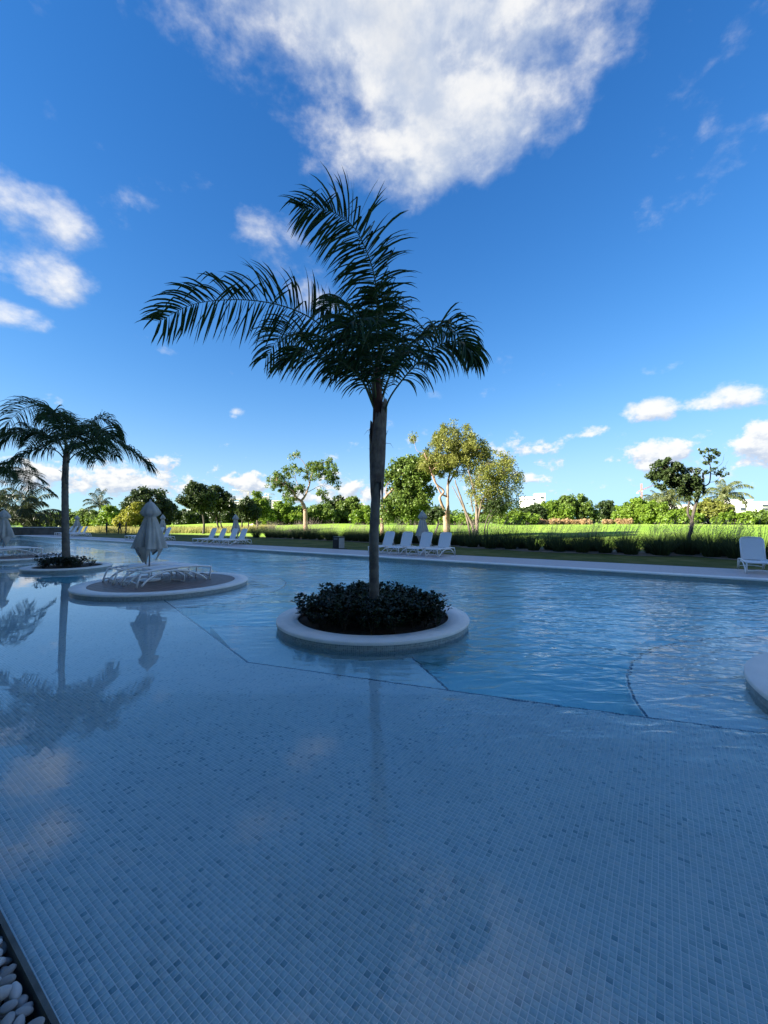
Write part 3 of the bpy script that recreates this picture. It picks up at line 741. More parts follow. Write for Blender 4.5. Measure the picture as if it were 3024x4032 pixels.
def main_palm():
    Y0 = 7.05; base = at(1473, 2440, Y0); base.z = DECK_Z - .03
    root = empty('palm_tree', base); tag(root, 'tallest palm with windswept fronds in the shrub filled round planter', 'palm', 'palms growing in the pool planters')
    Q = lambda x, y, dy=0.0: rel(root, at(550 + .8439 * x, 650 + .8439 * y, Y0 + dy))
    T = lambda x, y, dy=0.0: rel(root, at(x, y, Y0 + dy))
    mb = MB(); palm_trunk(mb, [Vector((0, 0, -.05)), T(1473, 2300), T(1473, 2100), T(1483, 1900), T(1488, 1780), T(1489, 1640)], .087, .075, 30, 1); mb.build('trunk', M['trunk'], root)
    # old leaf bases wrapped round the upper trunk
    rng = random.Random(5)
    for k, (y0, y1, off) in enumerate([(1985, 1700, -.02), (1990, 1660, .03), (1900, 1640, -.035), (1840, 1600, .04), (1960, 1720, .0), (1800, 1580, -.01), (1930, 1690, .045)]):
        a = k * 2.4; b = MB(); c0, c1 = T(1485, y0), T(1489, y1); vs = []; m = 9
        for i in range(7):
            t = i / 6; c = c0.lerp(c1, t); rad = (.088 + .028 * math.sin(math.pi * t) + .018 * t + .012 * (k % 3)); wdt = 1.15 * (1 - .72 * t ** 2) * (.35 + .65 * min(1, t * 4))
            for j in range(m):
                th = a + (j / (m - 1) - .5) * 2 * wdt; rr = rad + rng.uniform(-.004, .006) + (.035 * t ** 4)
                vs.append((c.x + rr * math.cos(th), c.y + rr * math.sin(th), c.z + rng.uniform(-.012, .012) + (0.05 * rng.random() if i == 6 else 0)))
        b.add(vs, [(i * m + j, i * m + j + 1, (i + 1) * m + j + 1, (i + 1) * m + j) for i in range(6) for j in range(m - 1)], False); b.build('leaf_base', M['boot'], root)
    for k, (x, y, dx, dy) in enumerate([(1520, 1745, 30, 20), (1460, 1690, -28, 25), (1518, 1720, 12, -30), (1462, 1790, -14, -25), (1463, 1670, -12, 35)]):
        p = T(x, y, -.03); q = T(x + dx, y + dy, -.05); md = p.lerp(q, .5) + Vector((.01, -.01, .035))
        MB().tube([p, md, q], [.012, .009, .002], 4, flat=.35).build('husk_shred', M['boot'], root)
    mb = MB(); mb.tube([T(1487, 1720), T(1489, 1600), T(1484, 1500), T(1488, 1400)], [.098, .09, .07, .03], 12); mb.build('crown_shaft', M['sheath'], root)
    wd = (-1, 0, -.05)
    fr = [  # path, seed, leaflet length, kink, lift
        ([Q(1110, 1130), Q(1122, 960), Q(1115, 750), Q(1100, 550), Q(1062, 410), Q(990, 280), Q(880, 212), Q(760, 205)], .92, .55, .1, dict(nleaf=104, face=.85, t0=.22)),
        ([Q(1100, 1140), Q(1040, 960, -.1), Q(940, 835, -.25), Q(800, 715, -.35), Q(640, 650, -.45), Q(450, 628, -.5), Q(250, 650, -.5), Q(90, 730, -.5)], .82, .25, .3, dict(nleaf=100, face=.6)),
        ([Q(1100, 1130), Q(1010, 950, .3), Q(900, 830, .7), Q(770, 780, 1.0), Q(660, 800, 1.2), Q(590, 900, 1.3)], .80, .1, .3, dict(nleaf=66, face=.4)),
        ([Q(1100, 1120), Q(1060, 850, .5), Q(1000, 690, 1.1), Q(930, 640, 1.5), Q(870, 680, 1.8)], .74, .2, .3, dict(nleaf=60)),
        ([Q(1118, 1130), Q(1190, 930, .2), Q(1290, 810, .4), Q(1390, 755, .6), Q(1490, 790, .7), Q(1560, 880, .75)], .78, .1, .3, dict(nleaf=84, face=.25)),
        ([Q(1135, 1190), Q(1165, 1090, -.2), Q(1240, 985, -.45), Q(1330, 890, -.7), Q(1420, 830, -.9), Q(1500, 830, -1.05), Q(1545, 890, -1.1)], .70, .05, .25, dict(t0=.30, nleaf=60, face=.3)),
        ([Q(1112, 1120), Q(1150, 900, .4), Q(1170, 760, .8), Q(1160, 650, 1.2), Q(1120, 570, 1.6)], .76, .45, .3, dict(nleaf=60, face=.6)),
        ([Q(1105, 1120), Q(1085, 930, -.35), Q(1050, 800, -.8), Q(1010, 740, -1.2), Q(960, 750, -1.55)], .74, .3, .3, dict(nleaf=62, face=.3)),
        ([Q(1100, 1150), Q(1040, 1010, -.2), Q(960, 930, -.45), Q(860, 880, -.7), Q(760, 870, -.9), Q(690, 920, -1.0)], .74, .1, .3, dict(nleaf=62, face=.3)),
        ([Q(1115, 1140), Q(1160, 1000, .4), Q(1230, 900, .8), Q(1300, 870, 1.2), Q(1350, 920, 1.4)], .55, .1, .3, dict(nleaf=46)),
        ([Q(1105, 1150), Q(1070, 1010, .4), Q(1010, 940, .8), Q(940, 930, 1.2), Q(890, 990, 1.4)], .55, .1, .3, dict(nleaf=46)),
        ([Q(1110, 1100), Q(1112, 900, -.05), Q(1108, 700, -.1), Q(1098, 560, -.1)], .62, .5, .3, dict(nleaf=56, t0=.25, face=.7)),
    ]
    for i, (pth, L, kk, lf, kw) in enumerate(fr): frond('frond', pth, root, 100 + i, L=L, droop=.62 if i < 2 else .92, wind=(-.36, 0, -.02), kink=kk, lift=lf, width=.0175, **kw)
    return root
main_palm()
def drooping_palm(loc, label, first=None):
    Y0 = 15.2; s = .4219
    px0 = 263
    base = at(px0, 2209, Y0); base.z = DECK_Z - .03
    root = empty('palm_tree', base); tag(root, label, 'palm', 'palms growing in the pool planters')
    Q = lambda x, y, dy=0.0: rel(root, at(s * x, 1500 + s * y, Y0 + dy))
    mb = MB(); palm_trunk(mb, [Vector((0, 0, -.05)), Q(612, 1450), Q(608, 1200), Q(607, 980), Q(612, 800), Q(620, 660)], .125, .095, 26, 2); mb.build('trunk', M['trunk'], root)
    for k, (x, y0, y1, r) in enumerate([(604, 1060, 830, .05), (596, 1010, 825, .055), (622, 960, 760, .05), (612, 880, 700, .06)]):
        MB().tube([Q(x, y0, -.05), Q(x - 3, (y0 + y1) / 2, -.07), Q(x - 6 + 4 * k, y1, -.06)], [r * .7, r * 1.3, r * .5], 8).build('leaf_base', M['boot'], root)
    MB().tube([Q(575, 850, -.05), Q(562, 838, -.08), Q(543, 828, -.08)], [.03, .022, .004], 5, flat=.4).build('husk_shred', M['boot'], root)
    MB().tube([Q(618, 760), Q(622, 680), Q(622, 620), Q(618, 560)], [.11, .10, .07, .03], 10).build('crown_shaft', M['boot'], root)
    fr = [([Q(615, 690), Q(590, 480, .2), Q(510, 315, .4), Q(390, 240, .5), Q(240, 250, .6), Q(110, 350, .7), Q(30, 490, .7)], .82),
          ([Q(612, 720), Q(560, 600, -.4), Q(440, 510, -.9), Q(310, 470, -1.3), Q(160, 480, -1.6), Q(40, 560, -1.8)], .80),
          ([Q(610, 740), Q(530, 655, -.2), Q(420, 628, -.4), Q(290, 655, -.6), Q(140, 730, -.8), Q(20, 820, -.8)], .62),
          ([Q(625, 690), Q(690, 540, .3), Q(800, 420, .6), Q(930, 350, .8), Q(1050, 390, .9), Q(1120, 500, .9)], .80),
          ([Q(628, 710), Q(740, 580, -.4), Q(890, 510, -.8), Q(1070, 540, -1.1), Q(1260, 670, -1.3), Q(1400, 780, -1.4)], .80),
          ([Q(630, 760), Q(700, 685, -.7), Q(800, 635, -1.6), Q(870, 640, -2.4), Q(905, 740, -2.9)], .62),
          ([Q(620, 680), Q(610, 500, .9), Q(570, 380, 1.7), Q(520, 330, 2.4), Q(470, 380, 2.9)], .75),
          ([Q(622, 690), Q(680, 520, 1.0), Q(760, 450, 1.9), Q(840, 450, 2.6), Q(900, 540, 3.0)], .75),
          ([Q(620, 680), Q(600, 470, -.6), Q(560, 340, -1.2), Q(500, 290, -1.8), Q(440, 330, -2.3)], .72),
          ([Q(622, 690), Q(700, 560, -.6), Q(820, 470, -1.3), Q(950, 450, -1.9), Q(1050, 520, -2.3)], .74),
          ([Q(620, 700), Q(540, 560, .9), Q(430, 500, 1.8), Q(320, 520, 2.5), Q(240, 610, 3.0)], .70),
          ([Q(624, 700), Q(740, 600, 1.0), Q(880, 560, 1.9), Q(1000, 600, 2.6), Q(1080, 700, 3.0)], .70)]
    for i, (pth, L) in enumerate(fr): frond('frond', pth, root, 200 + i, L=L * 1.22, droop=1.05, wind=(.06, 0, 0), kink=.05, lift=.25, nleaf=96, width=.0145, t0=.22, rib=.02, face=.35)
    return root
palm_b = drooping_palm(None, 'symmetrical palm with drooping fronds in the small round planter')
palm_b.location.x += 0
palm_c = copy_tree(palm_b); palm_c.location = W(PALM_IS[3][0], PALM_IS[3][1], DECK_Z - .03); palm_c.rotation_euler = (0, 0, 2.0)
tag(palm_c, 'palm past the last sunbed platform, its fronds reaching in over coconut palms')

# ------------------------------------------------------------------ loungers
def lounger(flat):
    """local +x = toward the foot end, origin on the ground under the middle"""
    root = empty('sun_lounger'); Wd, Hs = .66, .36
    if not flat:
        p = MB()   # sling seat
        xs = np.linspace(-.30, .93, 9); vs = []
        for x in xs:
            for y in np.linspace(-.30, .30, 7): vs.append((x, y, Hs - .018 * (1 - (y / .3) ** 2) - .012 * math.sin((x + .3) / 1.23 * math.pi)))
        p.add(vs, [(i * 7 + j, (i + 1) * 7 + j, (i + 1) * 7 + j + 1, i * 7 + j + 1) for i in range(8) for j in range(6)], True); p.build('seat', M['sling'], root)
        b = MB(); vs = []; th = R(66); L = .80
        def bp(s, y, o=0): return (-.30 - math.cos(th) * s - math.sin(th) * o * -1, y, Hs + math.sin(th) * s + math.cos(th) * o * -1)
        for s in np.linspace(0, L, 8):
            for y in np.linspace(-.28, .28, 7): vs.append(bp(s, y, -.01 * (1 - (y / .28) ** 2)))
        b.add(vs, [(i * 7 + j, (i + 1) * 7 + j, (i + 1) * 7 + j + 1, i * 7 + j + 1) for i in range(7) for j in range(6)], True); bk = b.build('backrest', M['sling'], root)
        fr = [bp(0, -.30), bp(L * .5, -.30), bp(L - .08, -.295), bp(L - .015, -.26), bp(L + .01, -.18), bp(L + .015, 0), bp(L + .01, .18), bp(L - .015, .26), bp(L - .08, .295), bp(L * .5, .30), bp(0, .30)]
        MB().tube(fr, .021, 8).build('back_frame', M['white'], bk)
        MB().tube([bp(.45, -.24, .0), (-.66, -.24, .26)], .012, 6).tube([bp(.45, .24, 0), (-.66, .24, .26)], .012, 6).tube([(-.66, -.3, .26), (-.66, .3, .26)], .012, 6).build('back_support', M['white'], root)
    else:
        p = MB(); vs = []
        for x in np.linspace(-.42, .93, 10):
            for y in np.linspace(-.30, .30, 7): vs.append((x, y, Hs - .01 * (1 - (y / .3) ** 2) - .05 * ((x - .1) / .9) ** 2 + .03))
        p.add(vs, [(i * 7 + j, (i + 1) * 7 + j, (i + 1) * 7 + j + 1, i * 7 + j + 1) for i in range(9) for j in range(6)], True); p.build('seat', M['sling'], root)
        for x in (-.52, -.66, -.80): MB().tube([(x, -.31, Hs + .03 - .05 * ((x - .1) / .9) ** 2), (x, .31, Hs + .03 - .05 * ((x - .1) / .9) ** 2)], .018, 6).build('head_slat', M['white'], root)
    for s in (-1, 1):
        y = s * .325
        top = [(.95, y, Hs - .03 if flat else Hs - .01), (.5, y, Hs + (.02 if flat else 0)), (0, y, Hs + (.03 if flat else .005)), (-.5, y, Hs + (.01 if flat else .005)), (-.88, y, Hs - (.03 if flat else .03))]
        MB().tube(spline(top, 14), .022, 8, flat=1.25).build('side_rail', M['white'], root)
        MB().tube(spline([(.80, y, .012), (.62, y, .14), (.30, y, .27), (-.05, y, .325), (-.40, y, .30), (-.70, y, .17), (-.86, y, .012)], 18), .021, 8, flat=1.2).build('arched_rail', M['white'], root)
        MB().tube([(.95, y, Hs - .01 if not flat else Hs - .03), (.92, y, .18), (.90, y, .0)], [.022, .022, .026], 8).build('leg', M['white'], root)
        MB().tube([(-.86, y, Hs - .03), (-.93, y, .16), (-.97, y, .0)], [.022, .022, .026], 8).build('leg', M['white'], root)
    MB().tube(spline([(.91, -.325, .085), (.90, 0, .125), (.91, .325, .085)], 9), .017, 8).build('stretcher', M['white'], root)
    MB().tube(spline([(-.95, -.325, .085), (-.94, 0, .12), (-.95, .325, .085)], 9), .017, 8).build('stretcher', M['white'], root)
    MB().tube([(.95, -.325, Hs - .012 - .02 * flat), (.96, 0, Hs - .012 - .02 * flat), (.95, .325, Hs - .012 - .02 * flat)], .021, 8).build('foot_rail', M['white'], root)
    if flat:
        MB().tube([(.2, -.30, .02), (.2, -.30, .30)], .012, 6).tube([(.2, .30, .02), (.2, .30, .30)], .012, 6).tube([(.2, -.3, .02), (.2, .3, .02)], .012, 6).build('support_loop', M['white'], root)
    return root
PRO_UP, PRO_FLAT = lounger(False), lounger(True)
used = {}
def place_lounger(u, n, flip, flat, label, group, jitter=0.0, s=1.08):
    pro = PRO_FLAT if flat else PRO_UP
    o = pro if id(pro) not in used else copy_tree(pro); used[id(pro)] = 1
    o.location = W(u, n, DECK_Z); o.scale = (s, s, s)
    d = math.atan2(-NY, -NX) if not flip else math.atan2(NY, NX)      # foot end toward the pool
    o.rotation_euler = (0, 0, d + jitter); tag(o, label, 'lounger', group); return o
rg = random.Random(11)
for i, u in enumerate((9.15, 10.22, 11.38, 12.55)):
    place_lounger(u, 18.12, False, False, ['raised lounger at the end of its row, closest to the paper scrap', 'raised lounger between the paper scrap lounger and the umbrella behind the tallest palm',
        'lounger on the trunk side of the umbrella in the row behind the tallest palm', 'lounger half hidden by the tallest palm trunk'][i], 'raised loungers behind the tallest palm', rg.uniform(-.04, .04), 1.02)
for i, u in enumerate((25.75, 26.85, 28.3, 29.6)):
    place_lounger(u, 18.35, False, False, 'raised white lounger, ' + ['first', 'second', 'third', 'last'][i] + ' from the bin in the middle row of four', 'raised loungers in the middle row', rg.uniform(-.05, .05), 1.05)
for i, u in enumerate((36.8, 38.0, 40.0, 41.3)):
    place_lounger(u, 18.5, False, False, 'raised white lounger, ' + ['first', 'second', 'third', 'last'][i] + ' from the middle row in the row behind the near platform umbrella', 'raised loungers in the third row', rg.uniform(-.05, .05), 1.05)
for i, u in enumerate((55.2, 56.6, 58.2, 59.6)):
    place_lounger(u, 18.5, False, False, 'raised white lounger, ' + ['fourth', 'third', 'second', 'first'][i] + ' from the low stone wall in the farthest row', 'raised loungers in the farthest row', rg.uniform(-.06, .06), 1.05)
place_lounger(-2.45, 18.3, False, False, 'lone white lounger with raised back near the small leaning tree', None, 0.0, 1.02)
for k, c in enumerate((LOUNGE_IS[2], LOUNGE_IS[3])):
    w = ['on the platform between the palm planters', 'on the far sunbed platform'][k]
    place_lounger(c[0] - .18, c[1] + .02, True, True, 'flat white lounger ' + w + ', taller palm side', 'flat loungers on the pool platforms', .02)
    place_lounger(c[0] + .92, c[1] - .02, True, True, 'flat white lounger ' + w + ', drooping palm side' if k == 0 else 'flat white lounger ' + w + ', stone wall side', 'flat loungers on the pool platforms', -.03)

# ------------------------------------------------------------------ closed umbrellas
def umbrella(seed, H=2.25, hem=.66, rmax=.365):
    root = empty('closed_umbrella'); rng = random.Random(seed)
    b = MB(); b.lathe([(.001, .055), (.10, .055), (.28, .045), (.30, .035), (.30, 0), (.001, 0)], 32); b.build('base', M['white'], root)
    MB().tube([(0, 0, .05), (0, 0, .35)], .034, 10).build('base_tube', M['white'], root)
    MB().tube([(0, 0, .05), (0, 0, H - .02)], .021, 10).build('pole', M['metal'], root)
    MB().lathe([(.001, H + .045), (.022, H + .04), (.03, H + .01), (.02, H - .03)], 12).build('finial', M['metal'], root)
    ph = [rng.uniform(0, 6.28) for _ in range(5)]
    def fold(amp):
        def fn(j, th, r, z):
            f = math.sin(4 * th + ph[0] + .5 * math.sin(2 * th + ph[3])) * .45 + math.sin(7 * th + ph[1] + z * 1.2) * .45 + math.sin(17 * th + ph[2] - z * 2) * .16 + math.sin(2 * th + ph[4]) * .3
            zz = z
            return r * (1 + amp[j] * f), zz
        return fn
    prof = [(.03, H - .01), (.10, H - .07), (.185, H - .20), (.235, H - .31), (.235, H - .36), (.16, H - .43), (.10, H - .46)]
    MB().lathe(prof, 72, fn=fold([.05, .08, .12, .16, .2, .2, .2])).build('vent_cap', M['canvas'], root)
    zt = H - .40; n = 15; prof = []; amp = []
    for i in range(n):
        t = i / (n - 1); r = (.19 if t < .05 else .115 + (rmax - .115) * (max(0, t - .06) / .94) ** .88); prof.append((r, zt + .05 - t * (zt + .05 - hem - .25))); amp.append(.16 + .26 * t)
    def fn(j, th, r, z):
        rr, zz = fold(amp)(j, th, r, z)
        return rr, zz
    cv = MB(); cv.lathe(prof, 96, fn=fn); can = cv.build('canopy', M['canvas'], root)
    # loose flaps of cloth hanging below the wide fold
    for k in range(6):
        a = k * math.pi / 3 + rng.uniform(-.25, .25); L = rng.uniform(.12, .46); w = rng.uniform(.30, .42); m = 6; vs = []
        for i in range(m + 1):
            t = i / m; z = hem + .30 - (L + .05) * t; rad = rmax * (1.0 - .55 * t) * rng.uniform(.95, 1.0)
            for j in range(7):
                q = j / 6 - .5; th = a + q * w * 4.4 * (1 - t * .9)
                vs.append((rad * (1 + .10 * math.sin(q * 14 + k)) * math.cos(th), rad * (1 + .10 * math.sin(q * 14 + k)) * math.sin(th), z))
        MB().add(vs, [(i * 7 + j, i * 7 + j + 1, (i + 1) * 7 + j + 1, (i + 1) * 7 + j) for i in range(m) for j in range(6)], True).build('hanging_flap', M['canvas'], can)
    MB().lathe([(.128, zt - .02), (.140, zt - .05), (.138, zt - .09), (.128, zt - .11)], 24).build('tie_strap', M['canvas'], root)
    return root
UMB = [umbrella(1), umbrella(2, rmax=.33)]
uu = {}
def place_umbrella(u, n, k, rz, label, s=1.0):
    o = UMB[k] if k not in uu else copy_tree(UMB[k]); uu[k] = 1
    o.location = W(u, n, DECK_Z); o.rotation_euler = (0, 0, rz); o.scale = (s, s, s); tag(o, label, 'umbrella', 'folded grey umbrellas'); return o
place_umbrella(12.02, 5.70, 0, .4, 'folded grey canvas umbrella standing between two flat loungers on the near platform', 1.0)
place_umbrella(LOUNGE_IS[3][0] + .55, 5.70, 0, 1.7, 'folded grey umbrella on the far sunbed platform beside the drooping palm', 1.0)
place_umbrella(10.85, 19.35, 1, 2.2, 'folded grey umbrella in the lounger row behind the tallest palm', 1.0)
place_umbrella(27.6, 19.5, 1, .9, 'folded grey umbrella in the middle lounger row', 1.0)
place_umbrella(39.1, 19.7, 1, 3.9, 'folded grey umbrella half hidden behind the near platform umbrella', 1.05)
place_umbrella(60.4, 19.9, 1, 5.1, 'folded grey umbrella in the farthest lounger row by the stone wall', 1.1)
def side_table():
    root = empty('side_table')
    MB().box((0, 0, .40), (.44, .44, .022)).build('table_top', M['white'], root)
    for sx in (-1, 1):
        for sy in (-1, 1): MB().tube([(sx * .17, sy * .17, .39), (sx * .19, sy * .19, 0)], .014, 6).build('leg', M['white'], root)
    return root
st = side_table()
for i, (u, n, lb) in enumerate([(11.95, 18.9, 'small white side table between the tallest palm trunk and the umbrella'), (9.68, 18.9, 'small white side table between the paper scrap lounger and its neighbour'),
                                (26.3, 19.1, 'small white side table between two middle row loungers on the bin side'), (29.0, 19.1, 'small white side table between two middle row loungers on the platform side')]):
    o = st if i == 0 else copy_tree(st); o.location = W(u, n, DECK_Z); o.rotation_euler = (0, 0, ROT_U); tag(o, lb, 'table', 'small side tables between loungers')
pp = MB(); pp.add([(-.1, -.06, 0), (.1, -.07, .004), (.11, .06, .012), (-.09, .07, .002), (-.1, -.06, .003), (.1, -.07, .007), (.11, .06, .015), (-.09, .07, .005)], [(3, 2, 1, 0), (4, 5, 6, 7), (0, 1, 5, 4), (1, 2, 6, 5), (2, 3, 7, 6), (3, 0, 4, 7)])
o = pp.build('paper_scrap', M['paper']); o.location = W(8.35, 17.75, DECK_Z + .001); o.rotation_euler = (0, 0, .4); tag(o, 'scrap of white paper lying on the deck by the end lounger', 'paper')
def bin_():
    root = empty('litter_bin', W(17.05, 19.55, DECK_Z - .012), ROT_U); tag(root, 'square black litter bin on the lawn edge, seen left of the tallest palm trunk', 'bin')
    root['label'] = 'square black litter bin with grey side on the lawn edge by the deck'
    MB().box((0, 0, .37), (.50, .50, .70)).build('body', M['black'], root)
    MB().box((-.268, 0, .35), (.03, .50, .64)).build('side_panel', M['grey'], root)
    MB().box((0, 0, .735), (.54, .54, .03)).build('lid', M['black'], root)
    MB().box((0, .256, .62), (.30, .012, .12)).build('opening', M['void'], root)
    MB().box((-.1, -.02, .01), (.72, .6, .02)).build('base_plate', M['black'], root)
bin_()

# ------------------------------------------------------------------ people
def person(x, y, rz, label, pose):
    root_loc = Vector((x, y, ground_z(x, y)))
    J = {'pelvis': (0, 0, .95), 'waist': (0, 0, 1.08), 'chest': (0, .01, 1.30), 'neck': (0, .0, 1.48), 'head0': (0, .02, 1.56), 'head1': (0, .02, 1.64), 'head2': (0, .01, 1.72),
         'hipL': (.10, 0, .92), 'kneeL': (.13, .03, .50), 'ankL': (.14, 0, .09), 'toeL': (.15, .15, .04), 'hipR': (-.10, 0, .92), 'kneeR': (-.13, .03, .50), 'ankR': (-.15, -.02, .09), 'toeR': (-.17, .13, .04),
         'shL': (.19, 0, 1.42), 'elL': (.25, -.02, 1.14), 'wrL': (.24, .10, .90), 'haL': (.23, .13, .82), 'shR': (-.19, 0, 1.42), 'elR': (-.26, -.02, 1.14), 'wrR': (-.24, .10, .90), 'haR': (-.23, .13, .82)}
    J.update(pose)
    Rr = {'pelvis': .135, 'waist': .125, 'chest': .15, 'neck': .055, 'head0': .075, 'head1': .095, 'head2': .075, 'hipL': .095, 'hipR': .095, 'kneeL': .065, 'kneeR': .065, 'ankL': .045, 'ankR': .045, 'toeL': .035, 'toeR': .035,
          'shL': .062, 'shR': .062, 'elL': .044, 'elR': .044, 'wrL': .032, 'wrR': .032, 'haL': .035, 'haR': .035}
    names = list(J); idx = {k: i for i, k in enumerate(names)}
    E_ = [('pelvis', 'waist'), ('waist', 'chest'), ('chest', 'neck'), ('neck', 'head0'), ('head0', 'head1'), ('head1', 'head2')]
    for s in 'LR': E_ += [('pelvis', 'hip' + s), ('hip' + s, 'knee' + s), ('knee' + s, 'ank' + s), ('ank' + s, 'toe' + s), ('chest', 'sh' + s), ('sh' + s, 'el' + s), ('el' + s, 'wr' + s), ('wr' + s, 'ha' + s)]
    me = bpy.data.meshes.new('person'); me.from_pydata([J[k] for k in names], [(idx[a], idx[b]) for a, b in E_], []); me.update()
    o = bpy.data.objects.new('person', me); col.objects.link(o)
    o.modifiers.new('skin', 'SKIN'); 
    if not me.skin_vertices:
        bm = bmesh.new(); bm.from_mesh(me); bm.verts.layers.skin.verify(); bm.to_mesh(me); bm.free()
    for i, k in enumerate(names):
        sv = me.skin_vertices[0].data[i]; sv.radius = (Rr[k], Rr[k] * (.72 if k in ('pelvis', 'waist', 'chest') else 1)); sv.use_root = (k == 'pelvis')
    sb = o.modifiers.new('sub', 'SUBSURF'); sb.levels = 2; sb.render_levels = 2
    dg = bpy.context.evaluated_depsgraph_get(); ev = o.evaluated_get(dg); nm = bpy.data.meshes.new_from_object(ev)
    o.modifiers.clear(); o.data = nm
    for m in ('skin', 'shirt', 'trousers', 'black'): nm.materials.append(M[m])
    for p in nm.polygons:
        c = p.center; p.use_smooth = True
        if c.z > 1.70 or (c.z > 1.60 and c.y < 0): p.material_index = 3
        elif c.z > 1.50: p.material_index = 0
        elif c.z < .1: p.material_index = 3
        elif c.z < .97 and abs(c.x) < .21: p.material_index = 2
        elif (Vector(c) - Vector(J['haL'])).length < .12 or (Vector(c) - Vector(J['haR'])).length < .12: p.material_index = 0
        else: p.material_index = 1
    o.location = root_loc; o.rotation_euler = (0, 0, rz); o.scale = (.97, .97, .97); tag(o, label, 'person', 'people standing on the far lawn'); return o
def gpos(px, py): 
    Y = (CAM_Z - DECK_Z) * F_PX / (py - 2056); return (px - 1512) / F_PX * Y, Y
for (px, py, rz, lb, pose) in [(420, 2105, -1.2, 'person in dark clothes standing apart from the other two on the lawn', {'kneeR': (-.16, .0, .50), 'ankR': (-.26, -.10, .09), 'toeR': (-.30, .03, .04)}),
                              (472, 2104, .6, 'person in dark clothes with hands on hips facing a companion', {'elL': (.36, -.08, 1.16), 'wrL': (.20, .06, 1.02), 'haL': (.14, .09, 1.0), 'elR': (-.36, -.08, 1.16), 'wrR': (-.20, .06, 1.02), 'haR': (-.14, .09, 1.0), 'ankL': (.20, 0, .09), 'toeL': (.24, .14, .04), 'kneeL': (.17, .02, .5)}),
                              (497, 2107, 2.2, 'person in dark clothes gesturing with one arm toward a companion', {'elL': (.28, .16, 1.24), 'wrL': (.24, .38, 1.22), 'haL': (.24, .47, 1.22)})]:
    x, y = gpos(px, py); person(x, y, rz, lb, pose)

# ------------------------------------------------------------------ trees
def leaves(centers, radii, per, size, seed, up=.35, elong=1.7, out_bias=.5):
    rng = np.random.default_rng(seed); C = np.repeat(np.asarray(centers, float), per, 0); Rd = np.repeat(np.asarray(radii, float), per, 0)
    n = len(C); d = rng.normal(size=(n, 3)); d /= np.linalg.norm(d, axis=1, keepdims=True)
    r = rng.random(n) ** (1 / 2.2)
    if Rd.ndim == 1: Rd = Rd[:, None]
    P = C + d * r[:, None] * Rd
    a = rng.normal(size=(n, 3)) + d * .6; a[:, 2] -= .25; a /= np.linalg.norm(a, axis=1, keepdims=True)
    nn = rng.normal(size=(n, 3)) * .8 + d * out_bias; nn[:, 2] += up * 2
    b = np.cross(nn, a); b /= np.maximum(np.linalg.norm(b, axis=1, keepdims=True), 1e-6)
    s = size * rng.uniform(.6, 1.3, n)[:, None]
    w = s / elong
    V = np.stack([P - a * s * .5, P + b * w * .5 + a * s * .05, P + a * s * .5, P - b * w * .5 + a * s * .05], 1).reshape(-1, 3)
    Q = np.arange(n * 4).reshape(-1, 4)
    return V, Q
def crown_clumps(blobs, count, seed, crad, surf=.55):
    """blobs: (center, rx, ry, rz) -> clump centres spread over each volume, denser near its surface"""
    rng = random.Random(seed); out = []; wts = [b[1] * b[2] * b[3] for b in blobs]; tot = sum(w ** .67 for w in wts)
    for (c, rx, ry, rz), w in zip(blobs, wts):
        for _ in range(max(3, int(count * w ** .67 / tot))):
            d = Vector((rng.gauss(0, 1), rng.gauss(0, 1), rng.gauss(0, 1))).normalized(); r = rng.random() ** (.33 if rng.random() > surf else .12)
            out.append((Vector(c) + Vector((d.x * rx, d.y * ry, d.z * rz)) * r, crad * rng.uniform(.6, 1.4)))
    return out
def tree(name, label, base, stems, blobs, count, per, lsize, crad, leafm, barkm, seed, group=None, twig=.5, elong=1.7, cat='tree', rbase=.1, up=.35):
    root = empty(name, base); tag(root, label, cat, group); rng = random.Random(seed)
    nodes = []
    for st_ in stems:
        pts = [Vector(p) - base for p in st_[0]]; r0, r1 = st_[1], st_[2]
        pp = spline(pts, 6 * len(pts)); k = len(pp)
        pp = [p + Vector((rng.uniform(-1, 1), rng.uniform(-1, 1), 0)) * r0 * .18 * (i / k) for i, p in enumerate(pp)]
        MB().tube(pp, [(r0 + (r1 - r0) * i / (k - 1)) * (1 + .35 * math.exp(-i * .9) * (st_ is stems[0])) for i in range(k)], 9).build('trunk' if r0 >= rbase * .6 else 'branch', barkm, root)
        nodes += [(p, r0 + (r1 - r0) * i / (k - 1)) for i, p in enumerate(pp) if i > k * .35]
    bl = [((Vector(c) - base), rx, ry, rz) for c, rx, ry, rz in blobs]
    cl = crown_clumps(bl, count, seed + 1, crad)
    if nodes:
        tw = MB()
        for c, r in cl:
            if rng.random() > twig: continue
            nd = min(nodes, key=lambda q: (q[0] - c).length + (1.5 * max(0, q[0].z - c.z)))
            mid = nd[0].lerp(c, .5) + Vector((rng.uniform(-.15, .15), rng.uniform(-.15, .15), rng.uniform(-.05, .22))) * (nd[0] - c).length * .5
            rr = min(nd[1] * .5, .012 + .010 * (nd[0] - c).length)
            tw.tube(spline([nd[0], mid, c], 6), [rr, rr * .85, rr * .7, rr * .55, rr * .4, rr * .25], 5)
        if tw.v: tw.build('twigs', barkm, root)
    V, Q = leaves([tuple(c) for c, _ in cl], [r for _, r in cl], per, lsize, seed + 2, elong=elong, up=up)
    me = np_mesh('crown', V, Q); me.materials.append(leafm); link('crown', me, root)
    return root
def B(px, py, rx, ry, Y, depth=None):           # crown ellipsoid seen at a pixel, sizes in pixels
    k = Y / F_PX; p = at(px, py, Y); return (p, rx * k, (depth if depth is not None else (rx + ry) * .5 * k), ry * k)
def gp(px, Y): 
    p = at(px, 2056, Y); return Vector((p.x, p.y, ground_z(p.x, p.y) - .05))
